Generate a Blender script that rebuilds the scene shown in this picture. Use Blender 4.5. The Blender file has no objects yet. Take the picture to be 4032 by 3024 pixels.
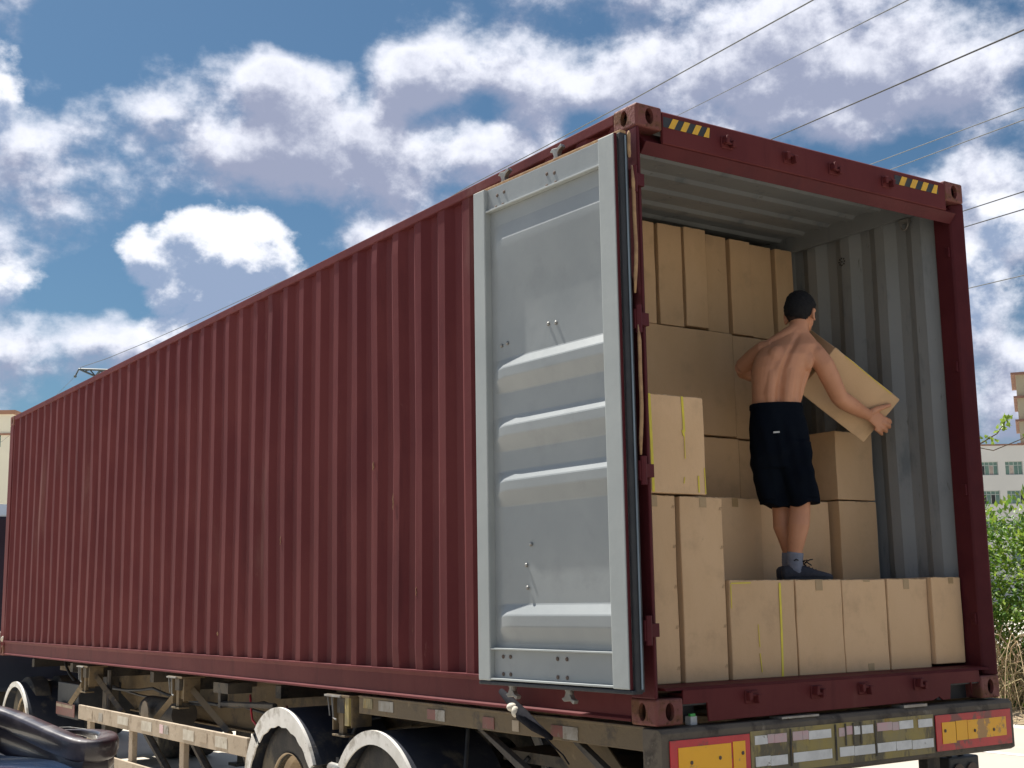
import bpy, bmesh, math, random
import numpy as np
from mathutils import Vector, Matrix
random.seed(7); rng = np.random.default_rng(7)
C = bpy.context.scene.collection
scene = bpy.context.scene
ZB = 1.27                      # height of the container's underside above the ground

# ------------------------------------------------------------------ camera
YAW, PITCH, ROLL, FPX = 0.5957654, 0.1640210, -0.0161556, 5121.8
fw = Vector((math.sin(YAW)*math.cos(PITCH), math.cos(YAW)*math.cos(PITCH), math.sin(PITCH)))
rt0 = Vector((math.cos(YAW), -math.sin(YAW), 0)); up0 = rt0.cross(fw)
rt = rt0*math.cos(ROLL)+up0*math.sin(ROLL); up = -rt0*math.sin(ROLL)+up0*math.cos(ROLL)
cam = bpy.data.cameras.new('camera'); co = bpy.data.objects.new('camera', cam); C.objects.link(co)
co.matrix_world = Matrix(((rt.x,up.x,-fw.x,-3.8125),(rt.y,up.y,-fw.y,-4.5346),(rt.z,up.z,-fw.z,0.5653+ZB),(0,0,0,1)))
cam.sensor_width = 36; cam.lens = FPX*36/4032; cam.clip_end = 3000; cam.clip_start = 0.05
scene.camera = co
scene.view_settings.view_transform = 'Standard'; scene.view_settings.look = 'None'
scene.view_settings.gamma = 1; scene.view_settings.use_curve_mapping = False
scene.view_settings.exposure = 0.88

# ------------------------------------------------------------------ sun and sky
SUN = Vector((-0.090, 0.48, 0.872)).normalized()
sl = bpy.data.lights.new('sun', 'SUN'); sl.energy = 5.0; sl.angle = math.radians(0.5); sl.color = (1, .955, .88)
so = bpy.data.objects.new('sun', sl); C.objects.link(so); so.rotation_euler = SUN.to_track_quat('Z','Y').to_euler()
so.location = (0, 0, 30)

world = bpy.data.worlds.new('World'); scene.world = world; world.use_nodes = True
wt = world.node_tree; wt.nodes.clear()
def density_group(CLOUDS, scale, amp, bias, warp):
    g = bpy.data.node_groups.new('cloud_density', 'ShaderNodeTree')
    g.interface.new_socket('Vector', in_out='INPUT', socket_type='NodeSocketVector')
    g.interface.new_socket('Density', in_out='OUTPUT', socket_type='NodeSocketFloat')
    g.interface.new_socket('Detail', in_out='OUTPUT', socket_type='NodeSocketFloat')
    N, Lk = g.nodes, g.links
    gi = N.new('NodeGroupInput'); go = N.new('NodeGroupOutput')
    def dot(v):
        n = N.new('ShaderNodeVectorMath'); n.operation = 'DOT_PRODUCT'; Lk.new(gi.outputs[0], n.inputs[0]); n.inputs[1].default_value = v
        return n.outputs['Value']
    def m(op, a, b, c=None):
        n = N.new('ShaderNodeMath'); n.operation = op
        for i, x in enumerate((a, b) if c is None else (a, b, c)):
            if isinstance(x, (int, float)): n.inputs[i].default_value = x
            else: Lk.new(x, n.inputs[i])
        return n.outputs[0]
    a = dot(tuple(rt0)); b = m('MAXIMUM', dot((math.sin(YAW), math.cos(YAW), 0)), 0.08); c = dot((0, 0, 1))
    u = m('DIVIDE', a, b); v = m('DIVIDE', c, b)
    cx = N.new('ShaderNodeCombineXYZ'); Lk.new(u, cx.inputs[0]); Lk.new(v, cx.inputs[1])
    # warp so that the cloud masses have ragged shapes
    wn = N.new('ShaderNodeTexNoise'); wn.inputs['Scale'].default_value = 8; wn.inputs['Detail'].default_value = 6
    Lk.new(gi.outputs[0], wn.inputs['Vector'])
    ws = N.new('ShaderNodeVectorMath'); ws.operation = 'MULTIPLY_ADD'; Lk.new(wn.outputs['Color'], ws.inputs[0])
    ws.inputs[1].default_value = (warp, warp*.85, 0); Lk.new(cx.outputs[0], ws.inputs[2])
    sb = N.new('ShaderNodeVectorMath'); sb.operation = 'SUBTRACT'; Lk.new(ws.outputs[0], sb.inputs[0]); sb.inputs[1].default_value = (warp/2, warp*.425, 0)
    acc = None
    def uv(px, py):
        r = fw + rt*((px-2016)/FPX) - up*((py-1512)/FPX)
        bb = r.x*math.sin(YAW)+r.y*math.cos(YAW)
        return (r.dot(rt0)/bb, r.z/bb)
    for (px, py, rx, ry, w) in CLOUDS:
        mu, mv = uv(px, py); sx, sy = FPX/rx, FPX/ry
        mp = N.new('ShaderNodeMapping'); Lk.new(sb.outputs[0], mp.inputs[0])
        mp.inputs['Location'].default_value = (-mu*sx, -mv*sy, 0); mp.inputs['Scale'].default_value = (sx, sy, 1)
        gr = N.new('ShaderNodeTexGradient'); gr.gradient_type = 'SPHERICAL'; Lk.new(mp.outputs[0], gr.inputs[0])
        acc = m('MULTIPLY_ADD', gr.outputs['Fac'], w, acc if acc is not None else 0.0)
    n1 = N.new('ShaderNodeTexNoise'); n1.inputs['Scale'].default_value = scale; n1.inputs['Detail'].default_value = 12
    n1.inputs['Roughness'].default_value = .60; n1.inputs['Distortion'].default_value = 0.0
    mp = N.new('ShaderNodeMapping'); mp.inputs['Scale'].default_value = (1, 1, 1.35); Lk.new(gi.outputs[0], mp.inputs[0]); Lk.new(mp.outputs[0], n1.inputs['Vector'])
    d = m('ADD', m('MULTIPLY_ADD', n1.outputs[0], amp, bias), acc)
    Lk.new(d, go.inputs[0]); Lk.new(n1.outputs[0], go.inputs[1])
    return g
CLOUDS = [  # places in the sky: (across, down, radius, radius, weight), in the photograph's pixels turned into fixed directions
 (60,620,360,260,.7),(1500,520,1100,420,.30),(3300,250,1100,460,.25),
 (1150,400,420,400,1.15),(1380,620,430,260,.75),(560,440,300,170,.85),(900,560,340,150,.6),
 (1700,290,230,200,1.1),(2130,280,300,250,1.0),(1850,600,260,170,1.1),(2420,330,230,200,.9),(2150,560,260,200,.5),(1500,330,120,150,-.5),(1930,400,110,120,-.8),
 (850,1100,700,420,-.9),
 (280,880,340,110,.55),(250,1350,700,170,.85),(120,1500,300,80,.3),(600,1330,170,110,.5),
 (1500,900,330,140,.5),(1250,1150,260,120,-.2),
 (2900,150,750,420,.62),(3500,260,760,380,.72),(3100,480,400,200,.2),(3950,900,320,360,1.05),(3850,1300,330,300,.8),(3650,740,170,110,.6),(4000,1600,400,160,.5),
 (900,60,1300,240,-1.2),(330,200,260,330,-.9),(1100,850,520,120,-.55),(330,1130,330,130,-.75),(2250,470,130,90,-.5),(1450,1080,260,150,-.5),
 (3250,620,420,150,-1.0),(2620,90,200,200,-.15),(3600,560,300,90,-.6),(2400,60,420,140,-.4),(3900,1130,150,90,-.5)]
CUMULUS = [ # compact heaps with crisp sunlit rims
 (900,980,330,250,2.3),(930,1200,420,330,2.6),(760,900,170,130,.7),(1060,900,170,150,.8),(560,1010,150,150,1.9),(640,1150,120,100,1.2),
 (20,1130,190,150,1.9),(-60,420,280,400,2.4),(600,1350,170,110,1.5),(3960,900,330,300,1.7),(3640,780,120,90,1.2),(3880,1200,240,220,1.3)]
DG = density_group(CLOUDS, 14, 2.9, -1.37, .08)
DC = density_group(CUMULUS, 26, 3.0, -2.15, .045)
fine = wt.nodes.new('ShaderNodeTexNoise'); fine.inputs['Scale'].default_value = 42; fine.inputs['Detail'].default_value = 9; fine.inputs['Roughness'].default_value = .62
def wmath(op, a, b, c=None, clamp=False):
    n = wt.nodes.new('ShaderNodeMath'); n.operation = op; n.use_clamp = clamp
    for i, x in enumerate((a, b) if c is None else (a, b, c)):
        if isinstance(x, (int, float)): n.inputs[i].default_value = x
        else: wt.links.new(x, n.inputs[i])
    return n.outputs[0]
def wsmooth(x, lo, hi, a=0., b=1.):
    n = wt.nodes.new('ShaderNodeMapRange'); n.interpolation_type = 'SMOOTHSTEP'; wt.links.new(x, n.inputs[0])
    for i, vv in enumerate((lo, hi, a, b)): n.inputs[1+i].default_value = vv
    return n.outputs[0]
def wmix(f, a, b):
    n = wt.nodes.new('ShaderNodeMix'); n.data_type = 'RGBA'
    for s, x in ((0, f), (6, a), (7, b)):
        if isinstance(x, (int, float)): n.inputs[s].default_value = x
        elif isinstance(x, tuple): n.inputs[s].default_value = x+(1,)
        else: wt.links.new(x, n.inputs[s])
    return n.outputs[2]
tc = wt.nodes.new('ShaderNodeTexCoord'); wt.links.new(tc.outputs['Generated'], fine.inputs['Vector'])
sky = wt.nodes.new('ShaderNodeTexSky'); sky.sky_type = 'NISHITA'; sky.sun_disc = False
sky.sun_elevation = math.asin(SUN.z); sky.sun_rotation = math.atan2(SUN.x, SUN.y)
sky.air_density = 1.0; sky.dust_density = 1.2; sky.ozone_density = 2.0
g1 = wt.nodes.new('ShaderNodeGroup'); g1.node_tree = DG; wt.links.new(tc.outputs['Generated'], g1.inputs[0])
off = wt.nodes.new('ShaderNodeVectorMath'); off.operation = 'ADD'; wt.links.new(tc.outputs['Generated'], off.inputs[0])
off.inputs[1].default_value = (SUN.x*.01, -.006, .016)
g2 = wt.nodes.new('ShaderNodeGroup'); g2.node_tree = DG; wt.links.new(off.outputs[0], g2.inputs[0])
cover = wsmooth(g1.outputs[0], -.24, .74)
thick = wsmooth(g1.outputs[0], .3, 1.7)
lit = wmath('MULTIPLY_ADD', wmath('SUBTRACT', g1.outputs[0], g2.outputs[0]), .95, .46, clamp=True)
edge = wsmooth(g1.outputs[0], .9, .2)                # thin rims glow in the light from behind
lit2 = wmath('MULTIPLY_ADD', fine.outputs[0], .95, wmath('MULTIPLY_ADD', edge, .10, wmath('MULTIPLY_ADD', lit, wmath('MULTIPLY_ADD', thick, -.35, 1.0), -.475)), clamp=True)
ccol = wmix(wsmooth(lit2, .16, 1.0), (3.1, 3.45, 4.75), (8.6, 8.8, 9.7))
# deepen the blue: the sky as seen through a dry, clear atmosphere
hs = wt.nodes.new('ShaderNodeMix'); hs.data_type = 'RGBA'; hs.blend_type = 'MULTIPLY'; hs.inputs[0].default_value = 1
wt.links.new(sky.outputs[0], hs.inputs[6]); hs.inputs[7].default_value = (.39, .56, .64, 1)
sep = wt.nodes.new('ShaderNodeSeparateXYZ'); wt.links.new(tc.outputs['Generated'], sep.inputs[0])
cov2 = wmath('MULTIPLY', cover, wsmooth(sep.outputs[2], -.02, .03))
soft = wmix(cov2, hs.outputs[2], ccol)
h1 = wt.nodes.new('ShaderNodeGroup'); h1.node_tree = DC; wt.links.new(tc.outputs['Generated'], h1.inputs[0])
h2 = wt.nodes.new('ShaderNodeGroup'); h2.node_tree = DC; wt.links.new(off.outputs[0], h2.inputs[0])
hcov = wmath('MULTIPLY', wsmooth(h1.outputs[0], -.15, .60), wsmooth(sep.outputs[2], -.02, .03))
hrim = wsmooth(h1.outputs[0], 1.0, .0)
hl = wmath('MULTIPLY_ADD', hrim, .45, wmath('MULTIPLY_ADD', wmath('SUBTRACT', h1.outputs[0], h2.outputs[0]), .85, wmath('MULTIPLY_ADD', fine.outputs[0], .9, -.28)), clamp=True)
hcol = wmix(wsmooth(hl, .10, .95), (2.8, 3.6, 5.2), (9.0, 9.2, 9.9))
fin = wmix(hcov, soft, hcol)
bg = wt.nodes.new('ShaderNodeBackground'); bg.inputs[1].default_value = 0.0615; wt.links.new(fin, bg.inputs[0])
wo = wt.nodes.new('ShaderNodeOutputWorld'); wt.links.new(bg.outputs[0], wo.inputs[0])
world.cycles.sampling_method = 'MANUAL'; world.cycles.sample_map_resolution = 1024
scene.cycles.max_bounces = 8; scene.cycles.diffuse_bounces = 3

# ------------------------------------------------------------------ materials
def L(c): return tuple(((x/255)/12.92 if x/255 <= .04045 else ((x/255+.055)/1.055)**2.4) for x in c)
MATS = {}
def mat(name, c1, c2=None, scale=3., rough=.6, metal=0., layers=(), bump=.0, bscale=60., grain=0., spec=.5, coat=0., rnd=.0, stretch=(1,1,1), island=0., coords='Object', trans=0.):
    """layers: (colour, scale, low, high, stretch, rough) patches laid over the base by noise"""
    if name in MATS: return MATS[name]
    m = bpy.data.materials.new(name); m.use_nodes = True; nt = m.node_tree; N, K = nt.nodes, nt.links
    bs = N['Principled BSDF']; t = N.new('ShaderNodeTexCoord')
    src = t.outputs[coords]
    if rnd:
        oi = N.new('ShaderNodeObjectInfo'); va = N.new('ShaderNodeVectorMath'); va.operation = 'MULTIPLY_ADD'
        cb = N.new('ShaderNodeCombineXYZ'); 
        for i in range(3): K.new(oi.outputs['Random'], cb.inputs[i])
        K.new(cb.outputs[0], va.inputs[0]); va.inputs[1].default_value = (37, 53, 71); K.new(src, va.inputs[2]); src = va.outputs[0]
    def noise(sc, st=(1,1,1), detail=6, ro=.6):
        mp = N.new('ShaderNodeMapping'); mp.inputs['Scale'].default_value = st; K.new(src, mp.inputs[0])
        n = N.new('ShaderNodeTexNoise'); n.inputs['Scale'].default_value = sc; n.inputs['Detail'].default_value = detail; n.inputs['Roughness'].default_value = ro
        K.new(mp.outputs[0], n.inputs['Vector']); return n.outputs[0]
    def mr(x, lo, hi, a=0., b=1.):
        n = N.new('ShaderNodeMapRange'); n.interpolation_type = 'SMOOTHSTEP'; K.new(x, n.inputs[0])
        for i, v in enumerate((lo, hi, a, b)): n.inputs[1+i].default_value = v
        return n.outputs[0]
    def mix(f, a, b, bt='MIX'):
        n = N.new('ShaderNodeMix'); n.data_type = 'RGBA'; n.blend_type = bt
        for s, x in ((0, f), (6, a), (7, b)):
            if isinstance(x, (int, float)): n.inputs[s].default_value = x
            elif isinstance(x, tuple): n.inputs[s].default_value = tuple(x)[:3]+(1,)
            else: K.new(x, n.inputs[s])
        return n.outputs[2]
    c2 = c2 or tuple(x*.8 for x in c1)
    col = mix(mr(noise(scale, stretch), .35, .65), c1, c2)
    r = rough
    for ly in layers:
        lc, ls, lo, hi = ly[:4]; st = ly[4] if len(ly) > 4 else (1,1,1)
        f = mr(noise(ls, st, 8, .65), lo, hi)
        col = mix(f, col, lc)
        if len(ly) > 5:
            q = N.new('ShaderNodeMix'); K.new(f, q.inputs[0])
            if isinstance(r, float): q.inputs[2].default_value = r
            else: K.new(r, q.inputs[2])
            q.inputs[3].default_value = ly[5]; r = q.outputs[0]
    if grain:
        g = mr(noise(900, (1,1,1), 2), .3, .7, 1-grain, 1+grain)
        col = mix(1., col, g, 'MULTIPLY') if False else col
        vm = N.new('ShaderNodeVectorMath'); vm.operation = 'SCALE'; K.new(col, vm.inputs[0]); K.new(g, vm.inputs['Scale']); col = vm.outputs[0]
    if rnd:
        hsv = N.new('ShaderNodeHueSaturation'); K.new(col, hsv.inputs['Color'])
        mm = N.new('ShaderNodeMapRange'); K.new(oi.outputs['Random'], mm.inputs[0]); mm.inputs[3].default_value = 1-rnd; mm.inputs[4].default_value = 1+rnd
        K.new(mm.outputs[0], hsv.inputs['Value']); col = hsv.outputs[0]
    if island:
        ge = N.new('ShaderNodeNewGeometry'); hsv = N.new('ShaderNodeHueSaturation'); K.new(col, hsv.inputs['Color'])
        mm = N.new('ShaderNodeMapRange'); K.new(ge.outputs['Random Per Island'], mm.inputs[0]); mm.inputs[3].default_value = 1-island; mm.inputs[4].default_value = 1+island
        K.new(mm.outputs[0], hsv.inputs['Value'])
        m3 = N.new('ShaderNodeMapRange'); K.new(ge.outputs['Random Per Island'], m3.inputs[0]); m3.inputs[3].default_value = .53; m3.inputs[4].default_value = .47
        K.new(m3.outputs[0], hsv.inputs['Hue']); col = hsv.outputs[0]
    K.new(col, bs.inputs['Base Color'])
    if isinstance(r, float): bs.inputs['Roughness'].default_value = r
    else: K.new(r, bs.inputs['Roughness'])
    bs.inputs['Metallic'].default_value = metal; bs.inputs['Specular IOR Level'].default_value = spec; bs.inputs['Coat Weight'].default_value = coat
    if bump:
        b = N.new('ShaderNodeBump'); b.inputs['Strength'].default_value = bump; b.inputs['Distance'].default_value = .01
        K.new(noise(bscale, stretch, 5), b.inputs['Height']); K.new(b.outputs[0], bs.inputs['Normal'])
    if trans:
        tr = N.new('ShaderNodeBsdfTranslucent'); K.new(col, tr.inputs[0]); ms = N.new('ShaderNodeMixShader'); ms.inputs[0].default_value = trans
        out = [n for n in N if n.type == 'OUTPUT_MATERIAL'][0]
        K.new(bs.outputs[0], ms.inputs[1]); K.new(tr.outputs[0], ms.inputs[2]); K.new(ms.outputs[0], out.inputs[0])
    MATS[name] = m; return m
RUST = (.13, .055, .025); DIRT = (.16, .13, .09)
M_MAR = mat('maroon_paint', (.100,.018,.020), (.122,.026,.026), 1.3, .62, layers=(((.078,.014,.016),5,.5,.75,(1,1,.15)),((.15,.055,.048),14,.66,.76,(1,1,.3),.8),(RUST,23,.70,.76,(1,1,.6),.9),((.26,.13,.10),9,.72,.80,(1,1,.08),.9),((.17,.075,.065),1.1,.58,.80,(1,1,.25))), bump=.12, bscale=22, spec=.16)
M_MARR = mat('maroon_rusty_paint', (.15,.040,.036), (.19,.06,.045), 4, .65, layers=((RUST,9,.47,.62,(1,1,1),.9),((.09,.035,.02),26,.56,.66,(1,1,1),.95),((.33,.17,.10),30,.66,.74,(1,1,1),.9)), bump=.5, bscale=45)
M_MARD = mat('maroon_post_paint', (.078,.014,.018), (.098,.019,.023), 3, .5, layers=((RUST,15,.68,.74,(1,1,.3),.9),((.07,.014,.02),6,.5,.7,(1,1,.2))), bump=.15, bscale=30, spec=.15)
M_GREY = mat('grey_inner_paint', (.225,.240,.250), (.265,.280,.285), 1.5, .5, layers=(((.15,.17,.185),7,.52,.72,(1,1,.3)),((.13,.13,.125),20,.62,.74,(1,1,.25),.8),((.16,.10,.06),34,.68,.75,(1,1,.5),.9),((.36,.37,.36),11,.66,.74,(1,1,.12))), bump=.12, bscale=20)
M_DOORG = mat('grey_door_paint', (.275,.295,.30), (.31,.328,.33), 1.8, .38, layers=(((.255,.272,.275),4,.50,.75,(1,1,1)),((.22,.23,.22),28,.70,.80,(1,1,.25),.7),((.25,.20,.14),45,.77,.81,(1,1,.3),.9)), bump=.10, bscale=14)
M_DOORF = mat('grey_frame_paint', (.36,.385,.38), (.40,.425,.415), 2.5, .45, layers=(((.36,.36,.34),20,.66,.78,(1,1,.1),.7),((.28,.21,.14),50,.74,.80,(1,1,.3),.9)), bump=.08, bscale=25)
M_CARD = mat('cardboard', (.60,.405,.235), (.64,.44,.265), 2.2, .92, layers=(((.52,.355,.215),5,.5,.75),((.38,.26,.16),17,.68,.80),((.60,.45,.31),30,.72,.82)), bump=.14, bscale=40, grain=.07, rnd=.09, spec=.15, stretch=(1,1,.6))
M_CARDE = mat('scuffed_cardboard_edge', (.56,.43,.29), (.42,.28,.16), 30, .95, spec=.1)
M_TAPE = mat('brown_packing_tape', (.36,.245,.12), (.40,.27,.14), 12, .35, bump=.1, bscale=60)
M_YEL = mat('yellow_strap', (.72,.60,.04), (.62,.52,.05), 14, .45)
M_BLACK = mat('black_rubber', (.018,.02,.025), (.028,.03,.034), 10, .6, layers=(((.07,.065,.06),8,.6,.8),), bump=.2, bscale=60)
M_SEAL = mat('blue_grey_seal', (.20,.26,.31), (.13,.17,.21), 20, .5, stretch=(1,1,.1))
M_STEEL = mat('dull_steel', (.34,.34,.32), (.24,.22,.20), 12, .5, .6, layers=((RUST,20,.6,.7),))
M_TAN = mat('tan_weathered_foam', (.42,.27,.14), (.30,.18,.10), 25, .9, bump=.3)
M_HY = mat('hazard_yellow', (.72,.42,.03), (.62,.36,.04), 20, .55)
M_HB = mat('hazard_black', (.02,.025,.03), (.03,.035,.04), 20, .6)
M_WOOD = mat('plywood_floor', (.16,.10,.06), (.11,.07,.04), 6, .8, stretch=(1,.1,1), bump=.2)
M_TRAIL = mat('trailer_ochre_brown', (.13,.095,.055), (.17,.12,.06), 2.5, .75, layers=(((.07,.055,.04),5,.48,.66),((.22,.16,.09),11,.60,.72),(RUST,20,.64,.72)), bump=.3, bscale=40)
M_TRAILD = mat('trailer_dark_steel', (.06,.052,.045), (.09,.075,.055), 4, .75, layers=(((.15,.12,.09),9,.6,.74),((.03,.028,.028),6,.5,.62)), bump=.3, bscale=40)
M_BOARD = mat('dusty_cream_board', (.36,.29,.21), (.42,.34,.25), 3, .85, layers=(((.26,.20,.14),7,.52,.66),((.50,.43,.33),13,.62,.74),((.16,.12,.08),30,.68,.74)), bump=.25, bscale=50)
M_BUMP = mat('bumper_ochre', (.36,.28,.09), (.29,.24,.12), 8, .7, layers=(((.13,.11,.07),8,.5,.62,(1,1,.4)),((.36,.20,.03),14,.62,.7,(1,1,.3))), bump=.15)
M_RED = mat('reflector_red', (.60,.025,.035), (.48,.02,.03), 7, .35, layers=(((.19,.045,.045),5,.52,.60),((.07,.045,.04),11,.64,.70)))
M_ORG = mat('reflector_orange', (.95,.46,.002), (.90,.42,.005), 7, .35, layers=(((.42,.22,.07),4.5,.56,.62),((.16,.10,.05),22,.70,.74)))
M_TAPEW = mat('reflective_tape_white', (.74,.74,.72), (.62,.62,.60), 15, .4, layers=(((.28,.26,.23),18,.62,.72),((.20,.17,.13),9,.62,.68)))
M_TAPEP = mat('reflective_tape_pink', (.60,.36,.38), (.52,.40,.40), 15, .4, layers=(((.28,.22,.20),18,.6,.7),))
M_TAPEWD = mat('dirty_white_tape', (.34,.32,.28), (.26,.23,.19), 15, .6, layers=(((.18,.15,.11),12,.5,.64),))
M_TAPEC = mat('cream_tape_patch', (.52,.48,.40), (.42,.37,.29), 12, .6, layers=(((.30,.25,.19),10,.55,.68),))
M_BMB = mat('grimy_brown_bumper', (.12,.10,.08), (.15,.125,.095), 3, .8, layers=(((.06,.05,.042),5,.5,.68),((.22,.19,.15),9,.62,.74)), bump=.3, bscale=40, spec=.25)
M_STRAP = mat('black_webbing', (.012,.012,.016), (.018,.018,.022), 30, .9, spec=.08, bump=.3)
M_TAPER = mat('reflective_tape_red', (.19,.055,.045), (.15,.06,.045), 15, .5, layers=(((.18,.12,.09),18,.58,.7),))
M_TYRE = mat('tyre_rubber', (.030,.030,.031), (.055,.05,.045), 6, .9, layers=(((.13,.11,.08),4,.45,.65),), bump=.3, bscale=50)
M_RIM = mat('dusty_rim', (.42,.33,.22), (.33,.25,.17), 6, .7, layers=(((.22,.15,.10),9,.55,.68),))
M_HUB = mat('dirty_hub', (.14,.10,.08), (.09,.07,.06), 8, .8)
M_FENW = mat('white_fender_paint', (.72,.70,.66), (.60,.58,.53), 5, .6, layers=(((.36,.33,.28),6,.52,.66),((.12,.10,.09),14,.64,.70)), bump=.1)
M_FEND = mat('dark_navy_fender', (.022,.026,.040), (.034,.038,.050), 4, .8, layers=(((.10,.09,.075),5,.52,.70),((.17,.14,.10),14,.66,.76)), bump=.3, spec=.2)
M_SKIN = mat('sun_browned_skin', (.53,.25,.142), (.57,.275,.16), 9, .5, layers=(((.50,.235,.135),14,.55,.75),), bump=.05, bscale=200, spec=.4)
M_SKIN.node_tree.nodes['Principled BSDF'].inputs['Subsurface Weight'].default_value = .05
M_SKIN.node_tree.nodes['Principled BSDF'].inputs['Subsurface Radius'].default_value = (.012,.005,.003)
M_SHORT = mat('black_shorts_cloth', (.004,.006,.011), (.006,.009,.015), 6, .95, bump=.25, bscale=35, stretch=(1,1,.35), spec=.06)
M_SOCK = mat('grey_sock_knit', (.24,.26,.32), (.20,.22,.28), 30, .95, bump=.4, bscale=200)
M_SHOE = mat('dark_navy_shoe', (.030,.034,.05), (.045,.05,.065), 20, .8, bump=.3, bscale=150)
M_LACE = mat('black_lace', (.01,.01,.014), None, 20, .8)
M_TAG = mat('white_tag', (.6,.62,.62), None, 20, .6)
M_HAIR = mat('black_hair', (.005,.005,.007), (.010,.010,.012), 90, .8, bump=.6, bscale=260, spec=.35)
M_BUZZ = mat('short_cropped_hair', (.028,.020,.019), (.055,.036,.031), 160, .85, bump=.3, bscale=300, spec=.2)
M_CARP = mat('dusty_dark_car_paint', (.020,.014,.017), (.032,.022,.026), 3, .34, coat=.5, layers=(((.085,.066,.068),60,.56,.74,(1,1,1),.7),((.06,.045,.048),4,.5,.7,(1,1,1),.6)))
M_CARB = mat('dark_blue_car_paint', (.02,.045,.10), (.024,.05,.11), 3, .22, coat=1., metal=.2)
M_GLASS = mat('dark_car_glass', (.02,.03,.045), None, 3, .06, spec=.8)
M_WIRE = mat('grey_cable', (.10,.11,.12), None, 3, .6); M_WIRED = mat('black_cable', (.02,.02,.022), None, 3, .6)
M_PYL = mat('pylon_steel', (.06,.08,.085), (.05,.065,.07), 1, .6)
M_BARK = mat('bark', (.12,.085,.055), (.08,.06,.04), 12, .95, bump=.6)
M_LEAF = mat('leaf_green', (.17,.28,.030), (.085,.18,.022), 1.2, .42, island=.42, trans=.32, coords='Object')
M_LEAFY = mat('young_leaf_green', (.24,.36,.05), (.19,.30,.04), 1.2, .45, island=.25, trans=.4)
M_DRY = mat('dry_stem', (.42,.33,.19), (.32,.24,.13), 3, .9, island=.3)
M_CONC = mat('pale_concrete_ground', (.56,.51,.43), (.50,.455,.385), .35, .95, layers=(((.43,.39,.33),1.7,.55,.72),((.60,.55,.47),6,.6,.72)), bump=.3, bscale=12, coords='Object')  # the concrete's own pale tone, with random patches
M_ROAD = mat('pale_concrete_road', (.42,.375,.315), (.39,.35,.295), .5, .9, layers=(((.44,.40,.34),2.5,.56,.72),), bump=.2, bscale=25)
M_DARKGND = mat('unseen_ground_grey', (.22,.20,.17), (.27,.245,.205), .8, .95, layers=(((.27,.25,.22),5,.6,.75),), bump=.4, bscale=90)  # grey for the added unseen ground, chosen for how much light it bounces
M_LINE = mat('road_paint_white', (.78,.77,.73), (.70,.68,.64), 3, .7)
M_DIRTG = mat('dry_earth', (.33,.25,.16), (.24,.18,.11), 1.4, 1., layers=(((.42,.34,.23),5,.55,.7),), bump=.6, bscale=9)
M_WALLW = mat('white_rendered_wall', (.60,.60,.585), (.55,.555,.54), .12, .9, layers=(((.48,.48,.46),.35,.58,.75,(1,1,.3)),))
M_WALLB = mat('beige_rendered_wall', (.40,.36,.26), (.36,.33,.24), .12, .9)
M_WALLC = mat('cream_rendered_wall', (.80,.77,.62), (.74,.71,.58), .12, .9)
M_TRIM = mat('red_brown_cornice', (.25,.14,.105), (.21,.115,.09), .6, .8); M_TRIMO = mat('orange_cornice', (.36,.20,.13), (.31,.17,.11), .6, .8)
M_PANE = mat('green_window_glass', (.10,.17,.14), (.14,.22,.18), .8, .12, spec=.8)
M_DARKW = mat('dark_open_window', (.015,.016,.02), None, 1, .5)
M_ALU = mat('window_frame_metal', (.42,.47,.45), None, 3, .5)
M_CURT = mat('pale_curtain', (.42,.36,.32), (.30,.26,.24), 2, .9)
M_CANV = mat('dirty_white_canvas', (.58,.54,.46), (.44,.40,.33), 8, .95, bump=.7, bscale=22)
M_CAB = mat('tractor_cab_paint', (.016,.024,.04), (.02,.03,.05), 2, .4, coat=.4)

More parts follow.
